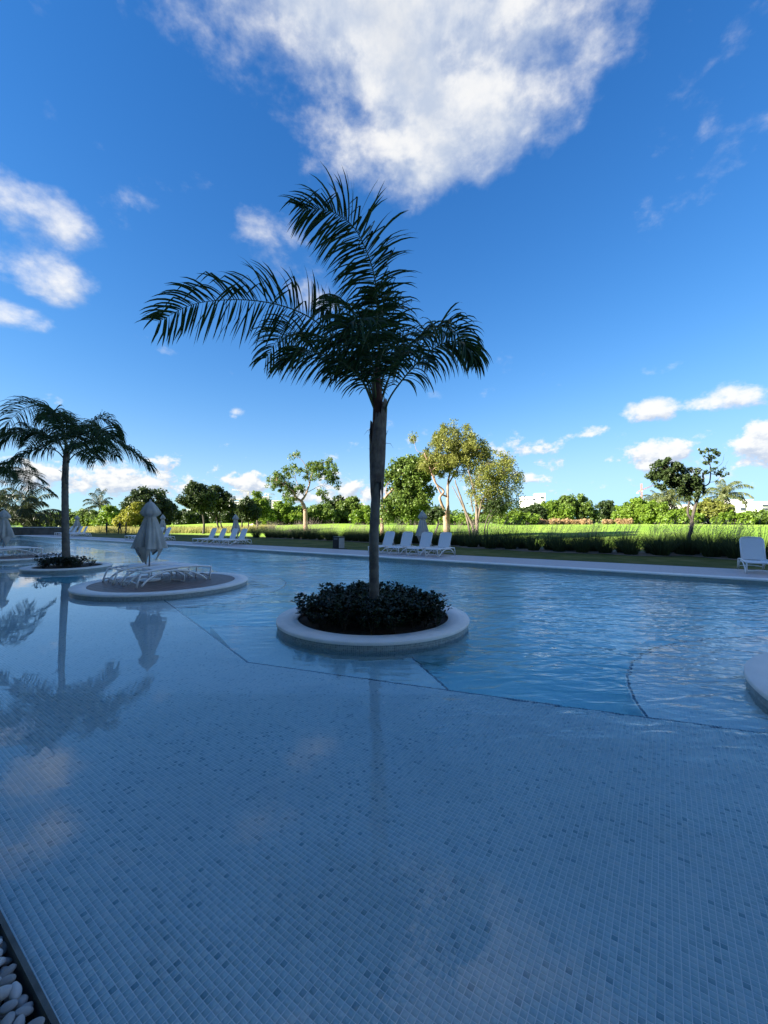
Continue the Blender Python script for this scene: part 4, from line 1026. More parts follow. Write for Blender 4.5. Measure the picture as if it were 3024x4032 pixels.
r3 = lambda x, y: (1400 + .4822 * x, 1600 + .4822 * y)       # crops of the photograph used while measuring
def tree_set():
    A = lambda x, y, Y, dy=0: at(*r3(x, y), Y + dy)
    # tall light tree with golden trunk
    Y = 41.5; b = gp(1757, Y)
    tree('broadleaf_tree', 'tallest airy tree with forked reddish trunk and golden green crown', b,
         [([b, A(738, 950, Y), A(730, 860, Y)], .30, .24), ([A(730, 860, Y), A(700, 790, Y, -.3), A(690, 740, Y, -.5), A(720, 690, Y, -.3), A(650, 620, Y, -.6), A(600, 480, Y, -.8), A(560, 380, Y, -1)], .16, .04),
          ([b + Vector((.28, .1, 0)), A(757, 900, Y, .2), A(752, 740, Y, .3), A(760, 600, Y, .5), A(800, 400, Y, .6), A(800, 220, Y, .6)], .22, .03), ([A(752, 740, Y, .3), A(690, 700, Y), A(640, 560, Y), A(650, 400, Y), A(690, 250, Y)], .10, .02),
          ([A(756, 640, Y, .3), A(850, 480, Y), A(940, 350, Y), A(960, 270, Y)], .09, .02), ([A(560, 380, Y, -1), A(500, 360, Y, -1), A(475, 270, Y, -1)], .03, .008)],
         [B(*r3(800, 340), 85, 75, Y, 2.4), B(*r3(690, 400), 65, 70, Y, 2.0), B(*r3(930, 350), 75, 60, Y, 2.2), B(*r3(780, 470), 110, 50, Y, 2.4), B(*r3(610, 470), 50, 40, Y, 1.6), B(*r3(1000, 430), 60, 50, Y, 1.8), B(*r3(790, 235), 28, 50, Y, 1.0), B(*r3(690, 270), 22, 35, Y, .8), B(*r3(470, 262), 10, 12, Y, .4), B(*r3(710, 172), 8, 10, Y, .3), B(*r3(905, 180), 10, 9, Y, .3), B(*r3(950, 280), 25, 25, Y, .8)],
         300, 95, .21, .50, M['leaf_olive'], M['bark_pink'], 31, twig=.6, elong=2.2)
    # wide multi stemmed tree right of it
    Y = 39.0; b = gp(1868, Y)
    tree('broadleaf_tree', 'wide tree of many thin stems with spreading feathery crown', b,
         [([b, A(955, 980, Y), A(900, 860, Y), A(850, 720, Y), A(810, 600, Y)], .17, .05), ([b + Vector((.25, 0, 0)), A(990, 960, Y), A(985, 800, Y), A(960, 660, Y), A(920, 520, Y)], .19, .05),
          ([b + Vector((.1, .3, 0)), A(1000, 920, Y), A(1040, 760, Y), A(1120, 650, Y), A(1200, 570, Y)], .15, .04), ([A(995, 860, Y), A(1090, 700, Y), A(1200, 680, Y, -.4), A(1310, 600, Y, -.6)], .09, .02),
          ([b + Vector((-.3, .1, 0)), A(915, 940, Y), A(880, 830, Y), A(790, 650, Y)], .12, .03), ([A(960, 860, Y), A(945, 740, Y), A(990, 600, Y), A(1060, 480, Y)], .08, .02)],
         [B(*r3(1150, 520), 80, 60, Y, 2.2), B(*r3(1250, 600), 50, 55, Y, 1.6), B(*r3(1020, 560), 80, 50, Y, 2.0), B(*r3(1120, 640), 90, 45, Y, 2.2), B(*r3(1180, 440), 30, 35, Y, 1.2), B(*r3(1060, 720), 70, 45, Y, 2.0), B(*r3(1320, 640), 18, 30, Y, .8), B(*r3(1230, 780), 55, 55, Y + 2, 2.2), B(*r3(1130, 800), 60, 50, Y + 2, 2.2)],
         250, 62, .20, .52, M['leaf_olive'], M['bark'], 37, twig=.9, elong=2.2)
    # dense dark tree on the left of the pair
    Y = 44.0; b = gp(1504, Y)
    tree('broadleaf_tree', 'pale branched tree with dense dark hanging foliage right of the tallest palm trunk', b,
         [([b, A(220, 860, Y), A(240, 750, Y), A(300, 680, Y), A(350, 600, Y), A(375, 520, Y)], .20, .05), ([A(245, 745, Y), A(260, 640, Y), A(320, 590, Y), A(280, 590, Y)], .06, .02), ([A(240, 800, Y), A(330, 780, Y), A(430, 700, Y), A(480, 600, Y)], .09, .03), ([A(300, 690, Y), A(390, 670, Y), A(470, 640, Y)], .07, .02)],
         [B(*r3(480, 520), 65, 45, Y, 2.2), B(*r3(510, 640), 55, 65, Y, 2.2), B(*r3(490, 780), 58, 60, Y, 2.2), B(*r3(400, 480), 45, 25, Y, 1.4), B(*r3(300, 610), 30, 40, Y, 1.2), B(*r3(400, 800), 60, 45, Y, 2.0), B(*r3(290, 830), 45, 45, Y, 1.6), B(*r3(560, 470), 45, 28, Y, 1.4), B(*r3(420, 620), 35, 50, Y, 1.5)],
         190, 120, .30, .62, M['leaf_mid'], M['bark_pink'], 41, twig=.35, elong=1.5)
    # sapling with a curved trunk
    Y = 36.6; b = gp(1716, Y)
    tree('sapling', 'small dark sapling with a curved trunk between loungers and big trees', b, [([b, A(650, 1050, Y), A(662, 1000, Y), A(676, 950, Y), A(660, 900, Y), A(650, 860, Y)], .11, .05)],
         [B(*r3(640, 870), 30, 22, Y, .9), B(*r3(600, 900), 20, 18, Y, .6), B(*r3(690, 860), 16, 16, Y, .5)], 40, 70, .2, .3, M['leaf_dark'], M['bark_dark'], 43)
    Y = 38.0; b = gp(1912, Y)
    tree('sapling', 'slim double stemmed sapling leaning right beside the feathery tree', b, [([b, A(1055, 1000, Y), A(1075, 920, Y), A(1110, 850, Y)], .09, .03), ([b + Vector((.2, 0, 0)), A(1075, 1000, Y), A(1100, 920, Y), A(1150, 840, Y)], .07, .02)],
         [B(*r3(1120, 830), 40, 28, Y, 1.2), B(*r3(1180, 800), 30, 25, Y, 1)], 40, 60, .2, .35, M['leaf_dark'], M['bark_dark'], 44)
    # sculptural open tree
    Y = 50.0; b = gp(1204, Y); C = lambda x, y, dy=0: at(600 + .5425 * x, 1750 + .5425 * y, Y + dy); P_ = lambda x, y: (600 + .5425 * x, 1750 + .5425 * y)
    tree('broadleaf_tree', 'open sculptural tree with pink forked trunk and bare curving boughs', b,
         [([b, C(1110, 520), C(1105, 460), C(1080, 410)], .30, .19), ([C(1080, 410), C(1040, 380, -.3), C(1020, 340, -.6), C(960, 290, -.8), C(900, 260, -1)], .14, .03), ([C(1080, 410), C(1110, 370), C(1140, 290), C(1150, 230, .3), C(1200, 150, .5)], .15, .03),
          ([C(1140, 290), C(1120, 190, -.5), C(1090, 120, -.7), C(1020, 70, -.8)], .06, .012), ([C(1150, 240), C(1250, 220, .5), C(1330, 230, .6)], .06, .015), ([C(1105, 380), C(1050, 280, .6), C(1030, 200, .8)], .06, .015), ([C(1120, 350), C(1230, 300, .4), C(1240, 380, .5)], .04, .01)],
         [B(*P_(1250, 170), 48, 30, Y, 1.6), B(*P_(1300, 230), 32, 26, Y, 1.2), B(*P_(1180, 200), 35, 30, Y, 1.2), B(*P_(1030, 190), 35, 24, Y, 1.2), B(*P_(950, 250), 40, 30, Y, 1.4), B(*P_(870, 280), 28, 22, Y, 1.0), B(*P_(1040, 320), 35, 22, Y, 1.2), B(*P_(970, 340), 32, 26, Y, 1.2), B(*P_(1240, 370), 22, 40, Y, .8), B(*P_(1290, 120), 18, 14, Y, .6), B(*P_(1150, 140), 14, 14, Y, .5), B(*P_(1035, 75), 22, 12, Y, .5), B(*P_(1000, 390), 24, 28, Y, .9), B(*P_(1120, 220), 20, 16, Y, .6), B(*P_(1330, 290), 16, 16, Y, .5)],
         150, 60, .26, .42, M['leaf_mid'], M['bark_pink'], 47, twig=.85, elong=2.0)
    # dark umbrella shaped trees
    D = lambda x, y: (650 + .2712 * x, 1900 + .2712 * y)
    Y = 58.0; b = gp(802, Y); E = lambda x, y, dy=0: at(*D(x, y), Y + dy)
    tree('broadleaf_tree', 'dark flat crowned tree with one slim straight trunk behind the middle row', b, [([b, E(565, 600), E(550, 480), E(520, 380), E(480, 280)], .17, .05), ([E(550, 480), E(580, 360), E(600, 250)], .08, .03), ([E(535, 420), E(430, 320), E(330, 250)], .07, .02)],
         [B(*D(470, 130), 38, 24, Y, 2.2), B(*D(360, 260), 38, 22, Y, 2.0), B(*D(520, 260), 48, 28, Y, 2.4), B(*D(420, 70), 24, 14, Y, 1.2), B(*D(620, 200), 32, 24, Y, 1.8), B(*D(400, 360), 24, 16, Y, 1.2), B(*D(560, 350), 28, 20, Y, 1.4)], 170, 75, .34, .50, M['leaf_dark'], M['bark_dark'], 51, twig=.5)
    Y = 63.0; b = gp(866, Y)
    tree('broadleaf_tree', 'dark tree with two leaning trunks left of the middle row umbrella', b, [([b, E(765, 620), E(745, 520), E(720, 380), E(700, 280)], .16, .05), ([b + Vector((.5, .3, 0)), E(810, 600), E(790, 460), E(760, 330)], .13, .04), ([E(790, 460), E(850, 330), E(910, 260)], .07, .02)],
         [B(*D(740, 170), 28, 26, Y, 1.8), B(*D(760, 280), 28, 24, Y, 1.6), B(*D(900, 290), 26, 24, Y, 1.6), B(*D(880, 190), 16, 10, Y, .8), B(*D(960, 360), 14, 14, Y, .8), B(*D(700, 400), 24, 20, Y, 1.2), B(*D(730, 90), 14, 12, Y, .8)], 140, 70, .34, .48, M['leaf_dark'], M['bark_dark'], 53, twig=.5)
    Y = 68.0; b = gp(968, Y)
    tree('broadleaf_tree', 'round dark young tree beside the sand bunkers', b, [([at(952, 2085, Y), at(954, 2050, Y), at(960, 2020, Y)], .14, .06), ([at(978, 2082, Y), at(980, 2040, Y), at(985, 2010, Y)], .12, .05)],
         [B(*D(1180, 380), 36, 34, Y, 2.2), B(*D(1140, 470), 26, 22, Y, 1.6), B(*D(1280, 460), 26, 24, Y, 1.6), B(*D(1200, 300), 22, 16, Y, 1.3)], 110, 85, .36, .55, M['leaf_dark'], M['bark_dark'], 55, twig=.3)
    Y = 72.0; b = gp(1015, Y)
    tree('broadleaf_tree', 'upright yellow green tree in front of the unfinished hotel', b, [([b, at(1012, 2040, Y), at(1010, 1990, Y)], .16, .05)],
         [B(*D(1320, 220), 14, 20, Y, .9), B(*D(1340, 320), 24, 26, Y, 1.5), B(*D(1420, 330), 22, 26, Y, 1.4), B(*D(1400, 430), 30, 26, Y, 1.8)], 90, 80, .38, .55, M['leaf_bright'], M['bark'], 56, twig=.3)
    # dome tree behind the folded umbrella
    Y = 84.0; b = gp(590, Y)
    tree('broadleaf_tree', 'dense dark dome shaped tree with yellow sunlit edge behind the near platform umbrella', b, [([b, at(588, 2020, Y), at(585, 1960, Y)], .35, .15)],
         [B(585, 1975, 68, 52, Y, 4.5), B(550, 2000, 50, 45, Y, 3.6), B(635, 2010, 45, 45, Y, 3.6), B(590, 2035, 80, 30, Y, 4.2)], 240, 110, .46, .85, M['leaf_dark'], M['bark_dark'], 57, twig=.1)
    Y = 79.0; b = gp(535, Y)
    tree('vine_shrub', 'yellow vine mound standing for the sunlit left side of the dome tree', b, [], [B(520, 2035, 36, 30, Y, 2.2), B(545, 2010, 14, 34, Y, 1.4), B(500, 2050, 34, 18, Y, 2), B(475, 2048, 22, 22, Y, 1.6)], 90, 110, .38, .6, M['leaf_sunlit'], M['bark'], 58, cat='shrub')
    # small leaning tree on the right
    Y = 21.3; b = gp(2727, Y); S = lambda x, y, dy=0: at(2300 + .4364 * x, 1350 + .4364 * y, Y + dy); T_ = lambda x, y: (2300 + .4364 * x, 1350 + .4364 * y)
    fork = at(2724, 2050, Y)
    tree('broadleaf_tree', 'small leaning dark tree with dense left crown and nearly bare right boughs', b,
         [([b, at(2713, 2130, Y), at(2722, 2080, Y), fork], .105, .085), ([fork, at(2708, 2020, Y), at(2712, 1985, Y), at(2716, 1960, Y), at(2702, 1930, Y), S(800, 1250, -.2)], .06, .025), ([fork, at(2735, 2000, Y), at(2752, 1950, Y), at(2762, 1900, Y), S(1075, 1240), S(1070, 1170)], .075, .04),
          ([S(1075, 1300), S(1130, 1260, .2), S(1140, 1150, .2), S(1130, 1060, .2), S(1120, 980, .2)], .035, .012), ([S(1140, 1180, .2), S(1220, 1190, .3), S(1290, 1160, .4)], .02, .005), ([S(1130, 1100, .2), S(1060, 1010, .1)], .018, .006), ([S(1075, 1240), S(1000, 1180, -.2), S(960, 1140, -.2)], .03, .01), ([S(1130, 1260, .2), S(1210, 1230, .4), S(1300, 1060, .5)], .014, .003), ([S(1140, 1150, .2), S(1240, 1090, .3), S(1265, 1000, .3)], .012, .003)],
         [B(*T_(730, 1150), 50, 42, Y, .62), B(*T_(700, 1240), 42, 38, Y, .55), B(*T_(820, 1200), 46, 44, Y, .6), B(*T_(900, 1280), 50, 34, Y, .6), B(*T_(960, 1200), 34, 32, Y, .45), B(*T_(735, 1070), 12, 18, Y, .2), B(*T_(610, 1185), 22, 10, Y, .2), B(*T_(1010, 1290), 30, 36, Y, .4), B(*T_(850, 1110), 14, 14, Y, .2), B(*T_(960, 1350), 34, 30, Y, .45)],
         200, 62, .125, .15, M['leaf_dark'], M['bark_dark'], 61, twig=.6, elong=1.8, up=.1)
    b2 = [B(*T_(1130, 1000), 34, 22, Y, .3), B(*T_(1060, 980), 18, 14, Y, .2), B(*T_(1170, 1060), 14, 18, Y, .2), B(*T_(1090, 1080), 12, 14, Y, .2), B(*T_(1160, 1160), 26, 14, Y, .25), B(*T_(1250, 1170), 18, 20, Y, .2)]
    root = [o for o in col.objects if o.get('label', '').startswith('small leaning dark')][0]
    cl = crown_clumps([(Vector(c) - b, rx, ry, rz) for c, rx, ry, rz in b2], 46, 77, .09)
    V, Q = leaves([tuple(c) for c, _ in cl], [r for _, r in cl], 22, .12, 78); me = np_mesh('sparse_crown', V, Q); me.materials.append(M['leaf_dark']); link('sparse_crown', me, root)
tree_set()

# bushes and trees of the belt beyond the golf lawn
def belt():
    spec = [  # px, top py, half width px, Y, leaf, label, blob style
        (2270, 1948, 78, 118, 'leaf_mid', 'broad tree draped with vines, tallest of the belt beside the white villa'),
        (2175, 1975, 60, 110, 'leaf_bright', 'sunlit vine covered mound just right of the white villa'),
        (2395, 1972, 44, 132, 'leaf_dark', 'round grey green tree standing back in a gap of the belt'),
        (2505, 1966, 62, 104, 'leaf_bright', 'bright vine draped thicket at the foot of the red crane'),
        (2590, 1978, 50, 100, 'leaf_bright', 'bright vine wall left of the small leaning tree'),
        (2680, 2015, 60, 92, 'leaf_bright', 'low bright vine mound behind the small leaning tree'),
        (2790, 1975, 70, 96, 'leaf_olive', 'olive tree under the right hand coconut palm'),
        (2880, 2020, 60, 92, 'leaf_bright', 'low leafy mound below the right hand villas'),
        (2985, 2015, 60, 94, 'leaf_mid', 'leafy hedge under the flat roofed villa at the belt end'),
        (2105, 1995, 55, 100, 'leaf_dark', 'dark bush where the belt meets the feathery tree'),
        (2030, 2022, 60, 90, 'leaf_bright', 'bright low bush behind the feathery tree'),
        (1640, 2035, 60, 92, 'leaf_bright', 'clipped bright hedge behind the lounger umbrella'),
        (1790, 2035, 60, 90, 'leaf_bright', 'low yellow green hedge between the big tree trunks'),
        (1440, 2005, 40, 96, 'leaf_bright', 'bright bush hugging the left side of the tallest palm trunk'),
        (1385, 1965, 60, 108, 'leaf_mid', 'tall vine draped tree left of the tallest palm trunk'),
        (1330, 1962, 40, 110, 'leaf_dark', 'dark round topped tree beside the sculptural tree'),
        (1270, 1990, 50, 104, 'leaf_mid', 'leafy tree seen just right of the pink forked trunk'),
        (1180, 2000, 50, 104, 'leaf_mid', 'leafy mound behind the pink forked trunk'),
        (1110, 1982, 52, 100, 'leaf_bright', 'sunlit vine draped tree left of the sculptural tree'),
        (1045, 2005, 44, 98, 'leaf_bright', 'vine mound behind the sand bunkers'),
        (905, 2005, 60, 112, 'leaf_dark', 'dark thicket behind the two leaning trunks'),
        (800, 2000, 60, 118, 'leaf_mid', 'green thicket behind the slim straight trunk'),
        (715, 2010, 50, 112, 'leaf_dark', 'dark hedge just right of the dome tree'),
        (430, 2000, 46, 100, 'leaf_bright', 'bright mound behind the people on the lawn'),
        (345, 2015, 60, 108, 'leaf_mid', 'green mound under the far small coconut palm'),
        (240, 2022, 60, 112, 'leaf_mid', 'low green thicket behind the drooping palm trunk'),
        (190, 2045, 40, 80, 'leaf_mid', 'rounded low bush above the stone wall'),
    ]
    rng = random.Random(8)
    for i, (px, py, hw, Y, lm, lb) in enumerate(spec):
        b = gp(px, Y); zb = 2056 - (b.z - CAM_Z) * F_PX / Y
        h = (zb - py) * 1.06; hw *= 1.3; bl = []
        for k in range(7):
            x = rng.uniform(-.75, .75); hh = h * (1 - .42 * x * x) * rng.uniform(.72, 1.0)
            bl.append(B(px + x * hw, zb - hh * .62, hw * rng.uniform(.3, .5), hh * .40, Y + rng.uniform(-2, 2), hw * .5 * Y / F_PX))
        bl.append(B(px, zb - h * .25, hw, h * .28, Y, hw * .6 * Y / F_PX)); bl.append(B(px, zb - h * .66, hw * .45, h * .34, Y, hw * .5 * Y / F_PX))
        low = h < 48
        tree('vine_shrub' if low else 'vine_tree', lb, b, [] if low else [([b, b + Vector((.2, 0, h * .45 * Y / F_PX))], .3, .12)], bl, int(60 + hw * h / 50), 90, .52, .72, M[lm], M['bark_dark'], 300 + i, 'vine draped belt beyond the golf lawn', twig=0, elong=1.35, cat='shrub' if low else 'tree')
belt()
def woodland():      # far mass closing the view behind the belt
    rng = random.Random(21); bl = []
    for i in range(120):
        X = rng.uniform(-1.35, 1.2); Y = rng.uniform(135, 190)
        x = X * Y; h = rng.uniform(3.0, 5.6); z = ground_z(x, Y); bl.append((Vector((x, Y, z + h * .45)), rng.uniform(4, 8), rng.uniform(3, 6), h * .55))
    cl = crown_clumps(bl, 2600, 3, 1.1); V, Q = leaves([tuple(c) for c, _ in cl], [r for _, r in cl], 28, .85, 5, elong=1.3)
    me = np_mesh('woodland', V, Q); me.materials.append(M['leaf_mid']); o = link('woodland', me); tag(o, 'continuous green woodland closing the view behind the belt', 'woodland', kind='stuff')
woodland()

# ------------------------------------------------------------------ coconut palms
def coconut(base, H, L, seed, label, mat, group, nf=17, lean=(0, 0), s=1.0, wind=(.1, 0, 0)):
    root = empty('coconut_palm', base); tag(root, label, 'palm', group); rng = random.Random(seed)
    top = Vector((lean[0], lean[1], H)); mb = MB(); palm_trunk(mb, [Vector((0, 0, -.1)), Vector((lean[0] * .3, lean[1] * .3, H * .5)), top], .16 * s, .11 * s, 20, seed); mb.build('trunk', M['trunk'], root)
    for k in range(nf):
        a = 2.4 * k + rng.uniform(-.3, .3); el = R(84 - 92 * (k / nf)) + rng.uniform(-.12, .12); l = L * rng.uniform(.85, 1.15)
        h = Vector((math.cos(a), math.sin(a), 0)); pts = [top]; d = (h * math.cos(el) + Vector((0, 0, math.sin(el)))); p = top.copy()
        for q in range(5):
            p = p + d * l / 5; pts.append(p.copy()); d = (d + Vector((0, 0, -.20 - .12 * q)) + Vector(wind) * .3).normalized()
        frond('frond', pts, root, seed * 50 + k, L=l * .25, nleaf=58, width=.030 * l / 3.5, t0=.12, droop=1.5, wind=wind, lift=-.1, lmin=.35, rib=.03 * s, mat=mat)
    return root
Yc = 62.0
coconut(gp(95, 58) , 2.0, 5.4, 3, 'big bushy dark coconut palm above the stone wall', M['cocodark'], 'coconut palms above the stone wall', 20, (.3, 0))
coconut(gp(-30, 60), 3.2, 5.0, 4, 'dark coconut palm leaning at the wall end beyond the bushy one', M['cocodark'], 'coconut palms above the stone wall', 16, (.4, 0))
coconut(gp(388, 105), 5.6, 4.6, 5, 'lone small coconut palm rising over the far thicket', M['cocodark'], 'coconut palms over the belt', 13, (.2, 0), 1.1)
coconut(gp(2650, 101), 5.6, 5.8, 6, 'yellowish coconut palm behind the small leaning tree', M['coco'], 'coconut palms over the belt', 18, (-.6, 0), 1.3, (.25, 0, 0))
coconut(gp(2850, 104), 7.0, 6.0, 7, 'tall coconut palm with windblown fronds left of the right hand villas', M['coco'], 'coconut palms over the belt', 18, (.4, 0), 1.3, (.3, 0, 0))
coconut(gp(2600, 108), 5.2, 5.0, 8, 'pale coconut palm next to the red crane', M['coco'], 'coconut palms over the belt', 14, (-.8, 0), 1.2, (-.2, 0, 0))

# ------------------------------------------------------------------ fountain grass clumps, wild grass, straw tufts
def grass_mesh(seed, n=520, h=1.42, spread=.62, plumes=26, wind=.35):
    rng = random.Random(seed); V = []; Q = []; V2 = []; Q2 = []
    def blade(V, Q, a, lean, L, w, r0, sag, seg=4):
        p = Vector((math.cos(a) * r0, math.sin(a) * r0, 0)); d = Vector((math.cos(a) * lean, math.sin(a) * lean, 1)).normalized()
        wa = rng.uniform(0, 6.28); wv = Vector((math.cos(wa), math.sin(wa), 0)); b = len(V)
        for s in range(seg + 1):
            ww = w * (1 - (s / seg) ** 1.5 * .95); V += [tuple(p - wv * ww), tuple(p + wv * ww)]
            p = p + d * (L / seg); d = (d + Vector((math.cos(a) * sag + wind * .12, math.sin(a) * sag, -sag * .9)) * (.3 + .25 * s)).normalized()
        for s in range(seg): Q.append((b + 2 * s, b + 2 * s + 1, b + 2 * s + 3, b + 2 * s + 2))
    for k in range(n):
        a = rng.uniform(0, 6.28); blade(V, Q, a, rng.uniform(.02, .75), h * rng.uniform(.55, 1.05), .0065, .27 * math.sqrt(rng.random()), rng.uniform(.10, .34))
    for k in range(plumes):
        a = rng.uniform(0, 6.28); ln = rng.uniform(.02, .4); L = h * rng.uniform(.95, 1.3)
        p = Vector((math.cos(a) * .1, math.sin(a) * .1, 0)); d = Vector((math.cos(a) * ln + .12, math.sin(a) * ln, 1)).normalized(); pts = []
        for s in range(9): pts.append(p.copy()); p = p + d * L / 8; d = (d + Vector((.055 * wind * s * .6, 0, -.018 * s))).normalized()
        for i, q in enumerate(pts[5:]):
            for _ in range(10):
                t = rng.random(); c = q.lerp(pts[min(8, 6 + i)], t); aa = rng.uniform(0, 6.28); e = c + Vector((math.cos(aa) * .02, math.sin(aa) * .02, .035)); b = len(V2); sd = Vector((-math.sin(aa), math.cos(aa), 0)) * .005
                V2 += [tuple(c - sd), tuple(c + sd), tuple(e + sd * .4), tuple(e - sd * .4)]; Q2.append((b, b + 1, b + 2, b + 3))
    m1 = np_mesh('blades', V, Q); m1.materials.append(M['grassblade']); m2 = np_mesh('plumes', V2, Q2); m2.materials.append(M['plume']); return m1, m2
GR = [grass_mesh(k) for k in range(5)]
def grasses():
    rng = random.Random(14); row = [(2990, 2202), (2900, 2200), (2800, 2193), (2700, 2185), (2600, 2187), (2480, 2184), (2380, 2178), (2290, 2176), (2200, 2172), (2100, 2168), (2010, 2163), (1930, 2160), (1860, 2155), (1790, 2147), (1720, 2146), (1640, 2140), (1570, 2142), (1490, 2136), (1430, 2133), (1370, 2130), (1300, 2128), (1230, 2124), (1170, 2122), (1110, 2119), (1060, 2117), (1010, 2117)]
    spots = []
    for i, (px, py) in enumerate(row):
        x, y = gpos(px, py); spots.append((x, y, rng.uniform(.95, 1.15)))
        if i + 1 < len(row):
            x2, y2 = gpos(*row[i + 1]); f = rng.uniform(.35, .65); bx, by = x + (x2 - x) * f, y + (y2 - y) * f
            spots.append((bx + NX * rng.uniform(.7, 1.6), by + NY * rng.uniform(.7, 1.6), rng.uniform(.85, 1.1)))
            L = math.hypot(x2 - x, y2 - y)
            if L > 1.6: spots.append((x + (x2 - x) * .5, y + (y2 - y) * .5 , rng.uniform(.75, 1.0)))
            spots.append((bx + NX * 2.4 + rng.uniform(-.4, .4), by + NY * 2.4, rng.uniform(.8, 1.05)))
    for x, y, s in spots:
        o = empty('grass_clump', (x, y, ground_z(x, y) - .02), rng.uniform(-.7, .7)); o.scale = (s, s, s * rng.uniform(.9, 1.08))
        tag(o, 'dark arching fountain grass clump with pale plumes in the row behind the deck lawn', 'grass', 'fountain grass clumps edging the lawn')
        m1, m2 = GR[rng.randrange(5)]; link('blades', m1, o); link('plumes', m2, o)
    # sandy bed under the row
    pts = [gpos(px, py) for px, py in row]; mb = MB(); vs = []
    for i, (x, y) in enumerate(pts):
        a, b = rng.uniform(.45, 1.0), rng.uniform(2.6, 3.4)
        for d in (-a, -.2, 1.2, b): vs.append((x + NX * d, y + NY * d, ground_z(x + NX * d, y + NY * d) + .012 + .02 * (d in (-.2, 1.2))))
    mb.add(vs, [(i * 4 + j, (i + 1) * 4 + j, (i + 1) * 4 + j + 1, i * 4 + j + 1) for i in range(len(pts) - 1) for j in range(3)], True); tag(mb.build('planting_bed', M['bedsoil']), kind='structure')
grasses()
def wild():
    rng = np.random.default_rng(6); n = 26000
    X0, Y0 = [], []
    while len(X0) < n:
        Y = rng.uniform(60, 86); x = rng.uniform(-1.0, -.27) * Y
        u, nn = UN(x, Y)
        if nn > 27.5 and u > 44: X0.append(x); Y0.append(Y)
    X0 = np.array(X0); Y0 = np.array(Y0); keep = (np.sin(X0 * .23 + 1) + np.sin(Y0 * .41 + X0 * .13) + rng.normal(0, .8, n)) > -.5
    X0, Y0 = X0[keep], Y0[keep]; Z0 = np.array([ground_z(a, b) for a, b in zip(X0, Y0)]); n = len(X0)
    h = rng.uniform(.35, .95, n); a = rng.uniform(0, 6.28, n); ln = rng.uniform(0, .4, n); w = .035
    P = np.stack([X0, Y0, Z0], 1); T = P + np.stack([np.cos(a) * ln + .12, np.sin(a) * ln, h], 1); s = np.stack([np.cos(a + 1.3) * w, np.sin(a + 1.3) * w, 0 * a], 1)
    V = np.stack([P - s, P + s, T + s * .3, T - s * .3], 1).reshape(-1, 3); me = np_mesh('wild_grass', V, np.arange(n * 4).reshape(-1, 4)); me.materials.append(M['drygrass'])
    tag(link('wild_grass', me), 'strip of tall sunlit meadow grass between lawn and golf course', 'grass', kind='stuff')
    # straw coloured tufts along the belt
    rg2 = random.Random(31); mes = []
    for k in range(4):
        cl = [((rg2.uniform(-.5, .5), rg2.uniform(-.3, .3), rg2.uniform(.15, .6)), .3) for _ in range(12)]; V, Q = leaves([c for c, _ in cl], [r for _, r in cl], 45, .32, 90 + k, up=-.2, elong=3.5); me = np_mesh('straw', V, Q); me.materials.append(M['straw']); mes.append(me)
    xs = list(np.linspace(2012, 2290, 20)) + [2312, 2385, 2400, 2448, 2462, 2478]
    for px in xs:
        Y = 92 + rg2.uniform(-2, 2); p = gp(px + rg2.uniform(-5, 5), Y); o = link('dry_tuft', mes[rg2.randrange(4)]); o.location = p + Vector((0, 0, .05)); s = rg2.uniform(.95, 1.7); o.scale = (s * 1.2, s, s); o.rotation_euler = (0, 0, rg2.uniform(0, 6.28))
        tag(o, 'straw coloured dry grass tuft along the far edge of the golf lawn', 'grass tuft', 'dry tufts along the golf lawn edge')
wild()
# sand bunkers
def bunker(px0, px1, py, Y, label):
    c = gp((px0 + px1) / 2, Y); rx = (px1 - px0) / 2 * Y / F_PX; rng = random.Random(px0); k = 28; n = 5; vs = [(c.x, c.y, ground_z(c.x, c.y) + .03)]; ry = 3.2
    for j in range(1, n + 1):
        for i in range(k):
            th = 2 * math.pi * i / k; f = j / n * (1 + .12 * math.sin(3 * th + px0) + .06 * math.sin(5 * th)); x, y = c.x + rx * f * math.cos(th), c.y + ry * f * math.sin(th)
            vs.append((x, y, ground_z(x, y) + .03 + (.35 * (f ** 2) if math.sin(th) > 0 else .0) * max(0, math.sin(th))))
    fs = [(0, 1 + i, 1 + (i + 1) % k) for i in range(k)] + [(1 + (j - 1) * k + i, 1 + j * k + i, 1 + j * k + (i + 1) % k, 1 + (j - 1) * k + (i + 1) % k) for j in range(1, n) for i in range(k)]
    tag(MB().add(vs, fs, True).build('sand_bunker', M['sand']), kind='structure')
bunker(958, 990, 2066, 92, ''); bunker(994, 1056, 2075, 80, ''); bunker(948, 975, 2076, 78, '')

